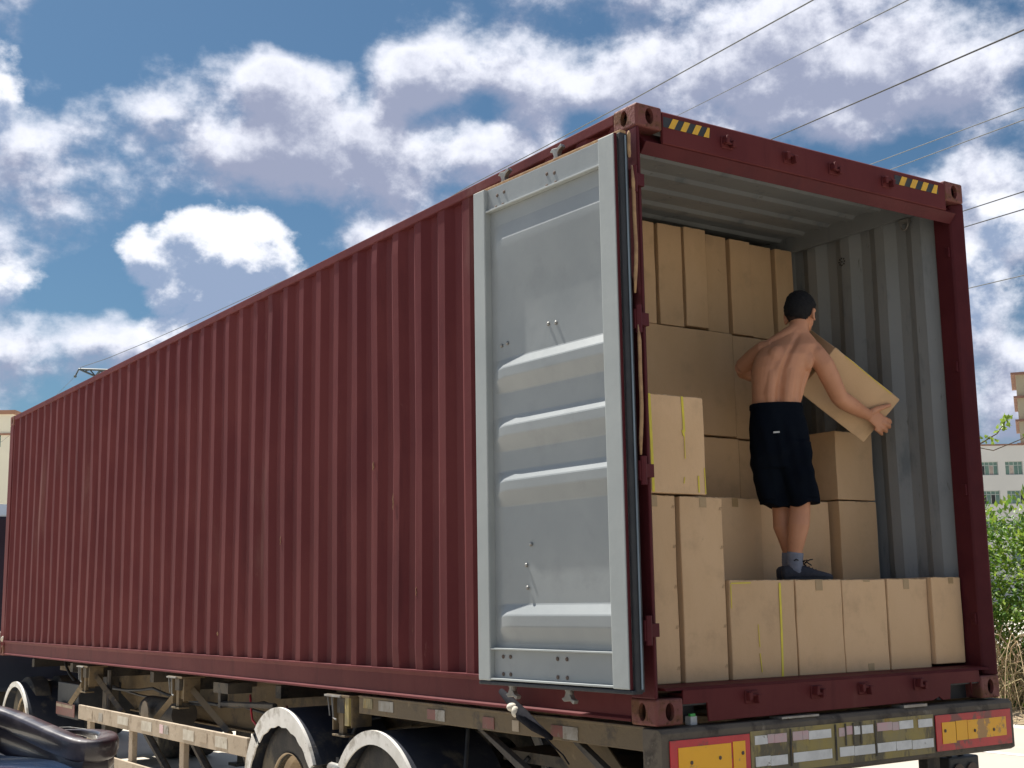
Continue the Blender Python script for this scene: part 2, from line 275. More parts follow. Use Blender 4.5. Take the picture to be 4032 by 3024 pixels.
# ------------------------------------------------------------------ mesh helpers
class MB:
    def __init__(s): s.v = []; s.f = []; s.m = []
    def add(s, vs, fs, mi=0):
        o = len(s.v); s.v += [tuple(p) for p in vs]; s.f += [tuple(i+o for i in f) for f in fs]; s.m += [mi]*len(fs); return s
    def box(s, x0, x1, y0, y1, z0, z1, mi=0):
        return s.add([(x0,y0,z0),(x1,y0,z0),(x1,y1,z0),(x0,y1,z0),(x0,y0,z1),(x1,y0,z1),(x1,y1,z1),(x0,y1,z1)],
                     [(3,2,1,0),(4,5,6,7),(0,1,5,4),(1,2,6,5),(2,3,7,6),(3,0,4,7)], mi)
    def prism(s, poly, axis, a, b, mi=0):   # poly in the other two axes, extruded from a to b along axis
        n = len(poly)
        def P(p, t): return {0:(t,p[0],p[1]),1:(p[0],t,p[1]),2:(p[0],p[1],t)}[axis]
        vs = [P(p,a) for p in poly]+[P(p,b) for p in poly]
        return s.add(vs, [tuple(range(n))[::-1], tuple(range(n,2*n))]+[(i,(i+1)%n,n+(i+1)%n,n+i) for i in range(n)], mi)
    def tube(s, pts, r, seg=8, mi=0, cap=True):
        pts = [Vector(p) for p in pts]; n = len(pts); rs = r if hasattr(r,'__len__') else [r]*n
        prev = None; vs = []
        for i, p in enumerate(pts):
            d = (pts[min(i+1,n-1)]-pts[max(i-1,0)]).normalized()
            a = prev if prev is not None else (Vector((0,0,1)) if abs(d.z) < .9 else Vector((1,0,0)))
            a = (a - d*a.dot(d)).normalized(); b = d.cross(a); prev = a
            for k in range(seg):
                t = 2*math.pi*k/seg; vs.append(p+(a*math.cos(t)+b*math.sin(t))*rs[i])
        fs = [(i*seg+k, i*seg+(k+1)%seg, (i+1)*seg+(k+1)%seg, (i+1)*seg+k) for i in range(n-1) for k in range(seg)]
        if cap: fs += [tuple(range(seg))[::-1], tuple(range((n-1)*seg, n*seg))]
        return s.add(vs, fs, mi)
    def loft(s, secs, seg=24, mi=0, pw=2.0):   # secs: (centre, axis a, axis b) ellipse sections
        vs = []; n = len(secs)
        for c, a, b in secs:
            c, a, b = Vector(c), Vector(a), Vector(b)
            for k in range(seg):
                t = 2*math.pi*k/seg; ct, st = math.cos(t), math.sin(t)
                e = 2/pw; vs.append(c + a*(abs(ct)**e*(1 if ct >= 0 else -1)) + b*(abs(st)**e*(1 if st >= 0 else -1)))
        fs = [(i*seg+k, i*seg+(k+1)%seg, (i+1)*seg+(k+1)%seg, (i+1)*seg+k) for i in range(n-1) for k in range(seg)]
        fs += [tuple(range(seg))[::-1], tuple(range((n-1)*seg, n*seg))]
        return s.add(vs, fs, mi)
    def ball(s, c, r, seg=16, rings=10, rot=None, mi=0):
        r = r if hasattr(r,'__len__') else (r,r,r); R = rot or Matrix.Identity(3); c = Vector(c); vs = [c+R@Vector((0,0,r[2]))]
        for i in range(1, rings):
            ph = math.pi*i/rings
            for k in range(seg):
                t = 2*math.pi*k/seg; vs.append(c+R@Vector((r[0]*math.sin(ph)*math.cos(t), r[1]*math.sin(ph)*math.sin(t), r[2]*math.cos(ph))))
        vs.append(c-R@Vector((0,0,r[2]))); fs = [(0,1+k,1+(k+1)%seg) for k in range(seg)]
        for i in range(rings-2):
            fs += [(1+i*seg+k, 1+(i+1)*seg+k, 1+(i+1)*seg+(k+1)%seg, 1+i*seg+(k+1)%seg) for k in range(seg)]
        e = len(vs)-1; o = 1+(rings-2)*seg
        fs += [(e, o+(k+1)%seg, o+k) for k in range(seg)]
        return s.add(vs, fs, mi)
    def mesh(s, name, mats):
        me = bpy.data.meshes.new(name); me.from_pydata([tuple(v) for v in s.v], [], s.f)
        for m in (mats if isinstance(mats,(list,tuple)) else [mats]): me.materials.append(m)
        me.polygons.foreach_set('material_index', s.m); me.validate(); me.update(); return me
    def build(s, name, mats, parent=None, bevel=0., smooth=False, seg=2, loc=None, rot=None, fix=True):
        me = s.mesh(name, mats)
        if fix:
            bm = bmesh.new(); bm.from_mesh(me); bmesh.ops.recalc_face_normals(bm, faces=bm.faces); bm.to_mesh(me); bm.free()
        o = bpy.data.objects.new(name, me); C.objects.link(o)
        if parent: o.parent = parent
        if loc is not None: o.location = loc
        if rot is not None: o.rotation_euler = rot
        if bevel:
            b = o.modifiers.new('bevel','BEVEL'); b.width = bevel; b.segments = seg; b.limit_method = 'ANGLE'; b.angle_limit = math.radians(40); b.harden_normals = False
        if smooth: me.shade_smooth() if hasattr(me,'shade_smooth') else me.polygons.foreach_set('use_smooth',[True]*len(me.polygons))
        if smooth == 'auto':
            me.set_sharp_from_angle(angle=math.radians(35))
        return o
def empty(name, loc=(0,0,0), rz=0., label=None, cat=None, group=None):
    o = bpy.data.objects.new(name, None); C.objects.link(o); o.location = loc; o.rotation_euler = (0,0,rz)
    tag(o, label, cat, group); return o
def tag(o, label=None, cat=None, group=None, kind=None):
    if label: o['label'] = label
    if cat: o['category'] = cat
    if group: o['group'] = group
    if kind: o['kind'] = kind
    return o
def applied(o):     # the mesh of an object with its modifiers made real
    dg = bpy.context.evaluated_depsgraph_get(); dg.update()
    return bpy.data.meshes.new_from_object(o.evaluated_get(dg))
def copy_part(o, parent, loc=None, rot=None):
    c = o.copy(); C.objects.link(c); c.parent = parent
    if loc is not None: c.location = loc
    if rot is not None: c.rotation_euler = rot
    for ch in [x for x in bpy.data.objects if x.parent == o]:
        d = ch.copy(); C.objects.link(d); d.parent = c
    return c
def copy_thing(o, loc, rz, label, group=None):
    c = o.copy(); C.objects.link(c); c.location = loc; c.rotation_euler = (0,0,rz); c['label'] = label
    for ch in [x for x in bpy.data.objects if x.parent == o]: copy_part(ch, c)
    return c
# ------------------------------------------------------------------ ground
def sheet(name, x0, x1, y0, y1, z, m, nx=1, ny=1, bumpf=None):
    b = MB(); xs = np.linspace(x0,x1,nx+1); ys = np.linspace(y0,y1,ny+1)
    vs = [(x,y,z+(bumpf(x,y) if bumpf else 0)) for y in ys for x in xs]
    b.add(vs, [(j*(nx+1)+i, j*(nx+1)+i+1, (j+1)*(nx+1)+i+1, (j+1)*(nx+1)+i) for j in range(ny) for i in range(nx)])
    return tag(b.build(name, m, fix=False), kind='structure')
sheet('ground', -900, 900, -900, 900, 0, M_CONC)
sheet('unseen_dark_ground', -26, 4.2, -40, .6, .004, M_DARKGND)  # out of view, added to weaken the ground bounce into the container
sheet('road', 4.4, 12.0, -60, 90, .004, M_ROAD)
def hump(x, y): return .10+.28*max(0,min(1,(x-13)/3))+.05*math.sin(x*3.1+y*1.7)+.04*math.sin(y*4.3-x)
v = MB()
xs = np.linspace(12.35,26,56); ys = np.linspace(-14,34,160)
v.add([(x+(.12*math.sin(y*1.3)+.08*math.sin(y*3.7) if i==0 else 0), y, .008 if i==0 else hump(x,y)*min(1,i/3)) for y in ys for i,x in enumerate(xs)],
      [(j*56+i, j*56+i+1, (j+1)*56+i+1, (j+1)*56+i) for j in range(159) for i in range(55)])
tag(v.build('dirt_verge', M_DIRTG, fix=False, smooth=True), kind='structure')
o = MB(); o.add([(9.36,-60,.008),(9.50,-60,.008),(9.50,90,.008),(9.36,90,.008)],[(0,1,2,3)])
lane = o.build('lane_line', M_LINE, fix=False); tag(lane, kind='structure'); lane.rotation_euler=(0,0,0)

# ------------------------------------------------------------------ shipping container
CW, CL, CH = 2.438, 12.192, 2.896
box40 = empty('shipping_container', (0,0,ZB), 0, 'long maroon corrugated shipping container on a trailer, its rear doors swung open', 'shipping container')
def oval(cx, cy, rx, ry, n=14): return [(cx+rx*math.cos(2*math.pi*k/n), cy+ry*math.sin(2*math.pi*k/n)) for k in range(n)]
def casting_mesh():
    b = MB(); b.box(0,.162,0,.178,0,.118)
    o = b.build('cast', M_MARR); bv = o.modifiers.new('b','BEVEL'); bv.width=.012; bv.segments=3
    cs = []
    c1 = MB(); c1.prism(oval(.081,.060,.026,.040), 1, -.05, .14)            # hole in the end face
    c2 = MB(); c2.prism(oval(.095,.060,.026,.040), 0, -.05, .125)           # hole in the side face
    c3 = MB(); c3.box(.022,.14,.022,.156,.018,.10)
    for i, c in enumerate((c1,c2,c3)):
        k = c.build('cut', M_BLACK); cs.append(k)
        md = o.modifiers.new('x','BOOLEAN'); md.operation='DIFFERENCE'; md.object=k; md.solver='EXACT'
    me = applied(o); me.name='corner_casting'; me.materials.clear(); me.materials.append(M_MARR)
    for k in cs+[o]: bpy.data.objects.remove(k)
    me.polygons.foreach_set('material_index',[0]*len(me.polygons))
    return me
cm = casting_mesh()
for (x, y, z, sx, sy) in [(0,0,0,1,1),(CW,0,0,-1,1),(0,CL,0,1,-1),(CW,CL,0,-1,-1),(0,0,CH-.118,1,1),(CW,0,CH-.118,-1,1),(0,CL,CH-.118,1,-1),(CW,CL,CH-.118,-1,-1)]:
    o = bpy.data.objects.new('corner_casting', cm); C.objects.link(o); o.parent = box40; o.location=(x,y,z); o.scale=(sx,sy,1)
# posts
lp = [(.002,.17),(.002,.004),(.014,.002),(.058,.050),(.064,.062),(.064,.17)]
for sx in (0, 1):
    b = MB(); f = (lambda p: (CW-p[0], p[1])) if sx else (lambda p: p)
    b.prism([f(p) for p in lp], 2, .118, CH-.118)
    b.build('rear_corner_post', M_MARD, box40, bevel=.006)
    b = MB(); b.box(*( (CW-.10,CW-.002) if sx else (.002,.10)), CL-.17, CL-.003, .118, CH-.118); b.build('front_corner_post', M_MAR, box40, bevel=.006)
# rails
for sx in (0, 1):
    g = (lambda x: CW-x) if sx else (lambda x: x)
    b = MB(); b.prism([(g(x),z) for x,z in ((.004,2.834),(.004,2.890),(.062,2.890),(.062,2.834))], 1, .178, CL-.178)
    b.build('top_rail', M_MAR, box40, bevel=.006)
    b = MB(); b.prism([(g(x),z) for x,z in ((-.004,.160),(-.004,.174),(.058,.174),(.058,.012),(.0,.012),(.0,.024),(.014,.036),(.014,.142),(.006,.160))], 1, .178, CL-.178)
    b.build('bottom_rail', M_MAR, box40, bevel=.002)
# corrugated side walls, painted maroon outside and grey inside
def corrugation(y0, y1, phase, pitch=.2755):
    out = []; k0 = int((y0-phase)/pitch)-2; y = phase+k0*pitch
    pts = []
    while y < y1+pitch:
        pts += [(y-.072,0),(y,0),(y+.068,1),(y+.138,1)]; y += pitch
    pts = [p for p in pts if y0+.02 < p[0] < y1-.02]
    return [(y0,0 if pts[0][1]==0 else 1)]+pts+[(y1,pts[-1][1])]
prof = corrugation(.17, CL-.17, 1.585)
for sx in (0, 1):
    b = MB(); n = len(prof); ZS = (.172,.30,1.5,2.70,2.836)
    def X(d, t): x = .012+.034*d+t; return CW-x if sx else x
    vs = [(X(d,t), y, z) for t in (0,.004) for z in ZS for (y,d) in prof]
    fs = []; ms = []
    for li in range(2):
        for j in range(len(ZS)-1):
            for i in range(n-1):
                a = li*n*len(ZS)+j*n+i; fs.append((a,a+1,a+n+1,a+n)); ms.append(li)
    me = bpy.data.meshes.new('corrugated_side_panel'); me.from_pydata(vs, [], fs); me.materials.append(M_MAR); me.materials.append(M_GREY)
    me.polygons.foreach_set('material_index', ms)
    # slight dents of a used container
    for vv in me.vertices:
        vv.co.x += (.004*math.sin(vv.co.y*1.9+vv.co.z*2.3)+.003*math.sin(vv.co.y*5.1-vv.co.z*3.1))*(1 if .3<vv.co.z<2.75 else 0)
    o = bpy.data.objects.new('corrugated_side_panel', me); C.objects.link(o); o.parent = box40
    bv = o.modifiers.new('b','BEVEL'); bv.width=.007; bv.segments=2; bv.limit_method='ANGLE'
b = MB()
prx = [(x, (0 if k%4<2 else 1)) for k, x in enumerate(np.cumsum([.10]+[.11,.05,.11,.05]*7)) if x < CW-.08]
n = len(prx); vs = [(x, CL-.02-.04*d-t, z) for t in (0,.004) for z in (.15,2.84) for (x,d) in prx]
b.add(vs, [(i,i+1,n+i+1,n+i) for i in range(n-1)]+[(2*n+i,2*n+i+1,3*n+i+1,3*n+i) for i in range(n-1)])
b.m = [0]*(n-1)+[1]*(n-1); b.build('front_panel', [M_MAR,M_GREY], box40, fix=False)
for bx in ((.1,CW-.1,CL-.14,CL-.05,.0,.15),(.1,CW-.1,CL-.10,CL-.02,2.80,2.885)):
    b = MB(); b.box(*bx); b.build('front_frame_beam', M_MAR, box40, bevel=.004)
# roof, ridges across
pr = []; y = .12
while y < CL-.2: pr += [(y,0),(y+.055,0),(y+.075,1),(y+.185,1)]; y += .209
n = len(pr); vs = [(x, y, 2.868+.018*d-t) for t in (0,.004) for x in (.05,CW-.05) for (y,d) in pr]
b = MB(); b.add(vs, [(i,i+1,n+i+1,n+i) for i in range(n-1)]+[(2*n+i,2*n+i+1,3*n+i+1,3*n+i) for i in range(n-1)])
b.m = [0]*(n-1)+[1]*(n-1); b.build('corrugated_roof', [M_MAR,M_GREY], box40, fix=False)
for sx in (0,1):
    b = MB(); g = (lambda x: CW-x) if sx else (lambda x: x)
    b.prism([(g(x),z) for x,z in ((.0645,2.775),(.0645,2.886),(.080,2.886),(.090,2.775))], 1, .12, CL-.1); b.build('inner_top_rail', M_GREY, box40)
b = MB(); b.box(.05,CW-.05,.10,CL-.06,.135,.163); b.build('floor', M_WOOD, box40)
# rear header and sill
b = MB(); b.prism([(.003,2.716),(.0,2.722),(.0,2.872),(.012,2.882),(.12,2.882),(.12,2.860),(.020,2.860),(.020,2.716)], 0, .162, CW-.162)
b.build('rear_header', M_MAR, box40, bevel=.003)
b = MB(); b.prism([(.010,2.715),(.020,2.715),(.11,2.80),(.11,2.75),(.075,2.690),(.055,2.662)], 0, .064, CW-.064)
b.build('header_lip', M_MARD, box40, bevel=.002)
b = MB(); b.box(.05,CW-.05,.0,.10,2.72,2.74); 
b = MB(); x0, x1 = .162, CW-.162
b.prism([(x0,.088),(x0+.004,.150),(x1-.004,.150),(x1,.088),(2.205,.088),(2.205,.030),(2.20,.088),(2.03,.088),(2.02,.010),(1.96,.010),(1.93,.028),(1.88,.012),(.315,.005),(.310,.088)], 1, .004, .016)
b.box(.17,2.26,.016,.12,.088,.135)
b.build('rear_sill', M_MAR, box40, bevel=.003)
b = MB(); b.prism([(.002,.150),(.02,.162),(.16,.168),(.16,.152),(.02,.150)], 0, .066, CW-.066); b.build('sill_top_plate', M_MAR, box40, bevel=.002)
for (xa, xb) in ((.162,.31),(2.03,2.276)):
    b = MB(); b.box(xa,xb,.10,.115,-.0,.09); b.box(xa,xb,.016,.10,.080,.090); b.build('lifting_pocket', M_BLACK, box40)
# cam keepers
def keeper(s):
    b = MB(); b.box(-.040,.040,-.008,0,-.030,.030)
    b.prism([(-.036,-.012),(-.026,.030),(-.014,.030),(-.010,-.012)],1,-.040,-.008)
    b.prism([(.012,-.026),(.016,.012),(.036,.016),(.040,-.022)],1,-.034,-.008)
    b.box(-.030,.034,-.030,-.018,-.014,-.002)
    if s < 0: b.v = [(-x,y,-z) for x,y,z in b.v]
    return b.mesh('cam_keeper', M_MAR)
k1, k2 = keeper(1), keeper(-1)
for i,x in enumerate((.580,1.015,1.352,1.772)):
    for z, sg in ((2.795,1),(.100,-1)):
        o = bpy.data.objects.new('cam_keeper', (k1,k2)[(i%2)^(sg<0)]); C.objects.link(o); o.parent = box40; o.location=(x,.001 if sg>0 else .004,z)
        bv = o.modifiers.new('b','BEVEL'); bv.width=.003; bv.segments=1
# hazard stickers on the header
def sticker(x0, x1, flip):
    t = empty('hazard_sticker', (x0,-.0015,2.800)); t.parent = box40; w = x1-x0; h = .052
    b = MB(); b.box(0,w,0,.001,0,h); b.build('black_backing', M_HB, t)
    n = 4
    for k in range(n):
        s = w/n; a = k*s+.032*(1 if not flip else 1); 
        p = [(a,0),(a+s*.48,0),(a+s*.48+.03,h),(a+.03,h)]
        p = [(min(max(q[0],0),w),q[1]) for q in p]
        b = MB(); b.prism(p,1,-.0012,-.0002); b.build('yellow_stripe', M_HY, t)
sticker(.166,.468,0); sticker(1.842,2.212,0)
# inside of the right wall: lashing eye, vent
b = MB(); ring = [(2.352,.36+.028*math.cos(a),2.735+.034*math.sin(a)) for a in np.linspace(math.pi*.9,math.pi*2.1,12)]
b.tube(ring,.006,6); b.box(2.345,2.372,.325,.395,2.745,2.765); b.build('lashing_ring', M_STEEL, box40)
b = MB()
for i in range(9):
    a = 2*math.pi*i/8; r = 0 if i==8 else .022
    b.ball((2.392-.034,.86+r*math.cos(a),2.62+r*math.sin(a)),(.004,.006,.006),6,4)
b.build('vent_holes', M_BLACK, box40)
# ------------------------------------------------------------------ doors
def make_door(loc, ang, mirror, lab):
    s = -1 if mirror else 1     # local x runs from hinge to free edge; +y is the inner, grey face
    t = empty('rear_door', loc, ang); t.parent = box40; tag(t, lab)
    W_, Z0, Z1 = 1.137, .166, 2.716
    def pb(name, m, bevel, *boxes):
        b = MB()
        for bx in boxes: b.box(bx[0],bx[1],s*bx[2],s*bx[3],bx[4],bx[5])
        return b.build(name, m, t, bevel=bevel)
    pb('hinge_stile', M_DOORF, .005, (0,.112,.004,.058,Z0,Z1)); pb('closing_stile', M_DOORF, .005, (W_-.10,W_,.004,.058,Z0,Z1))
    # the pressed panel
    us = [.11,.16,.30,.5,.7,.9,.955,.985,1.02,W_-.098]
    ridges = [(2.505,.09,.05,.15,.75),(1.785,.05,.050,.075,1),(1.485,.05,.050,.075,1),(1.205,.05,.050,.075,1),(.540,.052,.055,.080,1)]
    zs = {.325:0,2.588:0}
    for (zt,a,f,c,h) in ridges: zs[zt]=0; zs[zt-a]=h; zs[zt-a-f]=h; zs[zt-a-f-c]=0
    zz = sorted(zs.items()); vs = []
    for z,h in zz:
        for u in us:
            r = max(0,min(1,(1.02-u)/.075)); zo = -.035*max(0,min(1,(u-.93)/.09))*(1 if h else 0)
            vs.append((u, s*(.018+.031*h*r), z+zo*(0 if h and False else .6)))
    b = MB(); n = len(us); nz = len(zz)
    b.add(vs, [(j*n+i,j*n+i+1,(j+1)*n+i+1,(j+1)*n+i) for j in range(nz-1) for i in range(n-1)])
    p = b.build('pressed_panel', M_DOORG, t, fix=False, smooth=False); bv = p.modifiers.new('b','BEVEL'); bv.width=.004; bv.segments=1; bv.limit_method='ANGLE'; bv.angle_limit=math.radians(15)
    p.data.shade_smooth() if hasattr(p.data,'shade_smooth') else None
    p.data.set_sharp_from_angle(angle=math.radians(12))
    pb('top_plate', M_DOORG, .003, (.112,W_-.10,.004,.034,2.596,Z1)); pb('top_ledge', M_DOORF, .002, (.112,W_-.10,.02,.052,2.586,2.596))
    pb('bottom_plate', M_DOORG, .003, (.112,W_-.10,.004,.030,Z0,.318)); pb('bottom_ledge', M_DOORF, .002, (.112,W_-.10,.02,.054,.318,.327))
    pb('bottom_lip', M_DOORF, .002, (.112,W_-.10,.030,.057,Z0+.004,Z0+.014))
    pb('outer_skin', M_MARR, .003, (.004,W_-.004,-.012,.003,Z0+.004,Z1-.004))
    pb('top_edge', M_TAN, .003, (-.02,W_+.02,-.006,.030,Z1+.001,Z1+.016)); pb('bottom_gasket', M_BLACK, .004, (-.02,W_,-.004,.056,Z0-.020,Z0-.002))
    pb('hinge_edge_gasket', M_BLACK, .004, (-.024,-.003,-.012,.038,Z0-.012,Z1)); pb('hinge_edge', M_MARD, .002, (-.006,-.001,.040,.056,Z0,Z1))
    pb('seal_strip', M_SEAL, .004, (-.030,-.025,.002,.012,Z0,Z1-.01)); pb('closing_gasket', M_BLACK, .004, (W_+.001,W_+.02,.0,.035,Z0,Z1))
    for zh in (.42,1.13,1.83,2.50):
        b = MB(); b.box(-.030,.08,s*-.030,s*-.017,zh-.045,zh+.045); b.tube([(-.030,s*-.040,zh-.065),(-.030,s*-.040,zh+.065)],.016,10); b.box(-.040,-.012,s*-.096,s*-.030,zh-.030,zh+.030); b.build('hinge', M_MARD, t, bevel=.002)
    for (ur, ux) in ((.52,-1),(.965,1)):
        rd = MB(); rd.tube([(ur,s*-.032,Z0-.05),(ur,s*-.032,Z1+.045)],.016,12); rod = rd.build('lock_rod', M_STEEL, t, smooth='auto')
        for zc, sg in ((Z1+.070,1),(Z0-.055,-1)):
            b = MB(); prf = [(-.050,.020),(-.040,.040),(-.012,.024),(.010,.028),(.034,.030),(.052,.014),(.030,.006),(.018,-.020),(.034,-.040),(-.020,-.044),(-.012,-.010),(-.024,.010)]
            b.prism([(ur+a*.95,zc+sg*c*.9) for a,c in prf],1,s*-.046,s*-.018); b.build('cam_hook', M_STEEL, rod, bevel=.003)
        for zc in (.55,1.30,2.1):
            b = MB(); b.box(ur-.05,ur+.05,s*-.050,s*-.013,zc-.03,zc+.03); b.build('rod_guide', M_MARR, rod, bevel=.003)
    bm_ = MB(); bm_.ball((0,0,0),(.009,.006,.009),8,6); me = bm_.mesh('bolt', M_STEEL); me2 = bm_.mesh('bolt', M_HUB); me.shade_smooth() if hasattr(me,'shade_smooth') else None
    sp = [(.53,2.665,.034),(.47,2.655,.034),(.53,2.602,.036),(.46,2.602,.036),(.95,2.664,.034),(.89,2.668,.034),(.96,2.602,.036),(.90,2.602,.036),
          (.50,1.90,.022),(.56,1.905,.022),(.53,1.08,.022),(.47,1.085,.022),(.95,1.86,.022),(.90,1.865,.022),(.93,1.06,.022),
          (.73,.83,.024),(.77,.73,.024),(.76,.62,.026),(.53,.285,.032),(.46,.285,.032),(.53,.20,.032),(.46,.20,.032),(.96,.285,.032),(.90,.285,.032),(.96,.20,.032),(.90,.20,.032)]
    for (u,z,y) in sp:
        o = bpy.data.objects.new('bolt', me if .5<z<2.0 and abs(z-1.06)>.03 else me2); C.objects.link(o); o.parent = t; o.location=(u,s*y,z); o.scale=(1.15,1,1.15) 
    return t
make_door((-.080,.012,0), math.radians(92.9), False, 'left rear door folded back along the side, grey pressed inner face outward')
make_door((CW+.022,.105,0), math.radians(87), True, 'right rear door folded back along the far side')
# weathered foam strips by the left hinge post
for (z0,z1,x) in ((1.95,2.56,-.050),(1.20,1.80,-.046),(2.60,2.73,-.060)):
    b = MB(); pts=[(x+.006*math.sin(z*9),-.020+.004*math.sin(z*17),z) for z in np.linspace(z0,z1,9)]; b.tube(pts,[.005]+[.009]*7+[.004],8); b.build('foam_strip', M_TAN, box40, smooth=True)
for (y,z,h_,w_) in ((2.405,1.16,.10,.007),(2.66,1.40,.055,.012),(2.13,.62,.05,.006),(4.05,1.0,.06,.006),(5.2,.34,.03,.012)):
    b = MB(); pts = [(.0075,y+.004*math.sin(k*1.9),z-h_/2+h_*k/6) for k in range(7)]; b.tube(pts,[.001]+[w_*.5*(.6+.4*math.sin(k*2.3)**2) for k in range(5)]+[.001],6); o = b.build('rust_scratch', M_TAN, box40, smooth=True); o.scale=(1,1,1)
# black webbing strap hanging below the door, a pale knot in it
b = MB(); pts=[(-.03,1.19,.10),(-.035,1.06,.035),(-.045,.98,-.005),(-.05,.86,-.055),(-.04,.74,-.10)]
b.tube(pts,[.016,.026,.034,.026,.012],8); o=b.build('rubber_strap', M_STRAP, None, smooth=True, loc=(0,0,ZB)); tag(o,'short black rubber strap hanging from the container rail below the open grey door','strap')
b2 = MB(); b2.ball((-.062,1.045,.03),(.026,.030,.022),10,8); b2.ball((-.066,1.01,.010),(.018,.026,.028),10,8); b2.build('pale_knot', M_CANV, o, smooth=True)
b2 = MB(); b2.tube([(-.05,.80,-.085),(-.05,.72,-.13),(-.045,.64,-.17),(-.04,.60,-.21)],.004,6); b2.build('strap_cord', M_STRAP, o, smooth=True)
# ------------------------------------------------------------------ cardboard boxes
def carton(x0, x1, y0, y1, z0, z1, label, tape=None, straps=(), bottom_tape=None, group='cardboard boxes stacked in the container', staples=False, jz=0., scuff=True):
    w, d, h = x1-x0, y1-y0, z1-z0
    t = empty('cardboard_box', ((x0+x1)/2, (y0+y1)/2, z0+ZB), jz, label, 'box', group)
    b = MB(); nx, nz = 6, 7
    # a slightly bulging carton
    bm = bmesh.new()
    bmesh.ops.create_cube(bm, size=1)
    bmesh.ops.scale(bm, vec=(w,d,h), verts=bm.verts); bmesh.ops.translate(bm, vec=(0,0,h/2), verts=bm.verts)
    bmesh.ops.subdivide_edges(bm, edges=bm.edges, cuts=6, use_grid_fill=True)
    bu = random.uniform(.001,.005); ph = random.uniform(0,6)
    for v_ in bm.verts:
        fx, fz, fy = v_.co.x/w*2, v_.co.z/h*2-1, v_.co.y/d*2
        if abs(abs(fy)-1) < 1e-4: v_.co.y += math.copysign(bu*(1-fx*fx)*(1-fz*fz)+.0012*math.sin(fx*5+ph+fz*3), fy)
        if abs(abs(fx)-1) < 1e-4: v_.co.x += math.copysign(.002*(1-fy*fy)*(1-fz*fz), fx)-.0015*math.sin(fz*4+ph)
        if abs(fz-1) < 1e-4: v_.co.z += -.0025*(1-fx*fx)*(1-fy*fy)+.0015*math.sin(fx*6+ph)
    me = bpy.data.meshes.new('carton'); bm.to_mesh(me); bm.free(); me.materials.append(M_CARD)
    o = bpy.data.objects.new('carton', me); C.objects.link(o); o.parent = t
    bv = o.modifiers.new('b','BEVEL'); bv.width = .0045; bv.segments = 2; bv.limit_method='ANGLE'; bv.angle_limit=math.radians(50)
    if scuff:
        zz = h-.0035; b = MB(); pts = [(x, -d/2+.0015+.0006*math.sin(x*130), zz+.0006+.0012*math.sin(x*90)) for x in np.linspace(-w/2+.006,w/2-.006,14)]
        b.tube(pts,[.0022+random.uniform(-.0012,.0016) for _ in pts],5); b.build('scuffed_edge', M_CARDE, t)
    def strip(name, m, xa, za, xb, zb, wd, th=.0016):
        b = MB(); dx, dz = xb-xa, zb-za; l = math.hypot(dx,dz); nx_, nz_ = -dz/l*wd/2, dx/l*wd/2
        n = 6; vs = []
        for side in (0, th):
            for i in range(n+1):
                f = i/n; x = xa+dx*f; z = za+dz*f; fx = x/w*2; fz = z/h*2-1; yy = -d/2-bu*(1-min(1,fx*fx))*(1-min(1,fz*fz))-.0022-side
                vs += [(x+nx_,yy,z+nz_),(x-nx_,yy,z-nz_)]
        m_ = 2*(n+1)
        fs = [(2*i,2*i+1,2*i+3,2*i+2) for i in range(n)]+[(m_+2*i,m_+2*i+2,m_+2*i+3,m_+2*i+1) for i in range(n)]+[(2*i,2*i+2,m_+2*i+2,m_+2*i) for i in range(n)]+[(2*i+1,m_+2*i+1,m_+2*i+3,2*i+3) for i in range(n)]
        b.add(vs, fs); return b.build(name, m, t)
    if tape is not None:
        for (tx, tl, tw) in tape: strip('tape', M_TAPE, tx, h-.002, tx, h-tl, tw, .0006)
        b = MB(); b.box(tape[0][0]-tape[0][2]/2, tape[0][0]+tape[0][2]/2, -d/2+.004, d/2-.004, h-.001, h+.0012); b.build('top_tape', M_TAPE, t)
    if bottom_tape: strip('tape', M_TAPE, bottom_tape[0], .004, bottom_tape[0], bottom_tape[1], .045, .0006)
    for (xa,za,xb,zb,wd) in straps: strip('strap', M_YEL, xa, za, xb, zb, wd)
    if staples:
        for i in range(5):
            zc = h*(.93-.215*i); b = MB()
            for q in (0,1): b.tube([(w/2-.022+q*.009,-d/2-.003,zc),(w/2-.014+q*.009,-d/2-.003,zc+.016)],.0011,4)
            b.build('staple', M_TAPE, t)
    return t
F0 = .165
carton(.055,.327,.20,.72,F0,1.043,'tall upright box against the left door post, below the yellow-strapped box', [(.0,.055,.05)], staples=True)
carton(.345,.618,.185,.72,F0,1.040,'second tall upright box, just right of the tall one at the left post', [(.01,.05,.045)], staples=True)
carton(.636,1.078,.175,.705,F0,.640,'wide box on the floor with an intact vertical yellow strap near its right side',
       straps=[(.118,.46,.110,.004,.0135),(-.2145,.455,-.2145,.34,.005),(-.212,.460,-.08,.462,.006),(-.045,.26,-.040,.15,.0035),(-.040,.12,-.030,.03,.005)])
carton(1.092,1.426,.178,.71,F0,.640,'floor box right of the yellow-strapped floor box, under the toe of the shoe', [(0,.055,.05)], bottom_tape=None)
carton(1.436,1.772,.182,.71,F0,.639,'middle floor box of the front row, plain face with a bottom tape end', [(.02,.012,.05)], bottom_tape=(.02,.04))
carton(1.780,2.104,.176,.70,F0,.641,'second front-row floor box from the right post, with a tape end at its top', [(-.01,.055,.045)])
carton(2.112,2.360,.150,.66,.182,.648,'rightmost front-row floor box beside the right post, raised slightly off the sill', [(.04,.035,.04)])
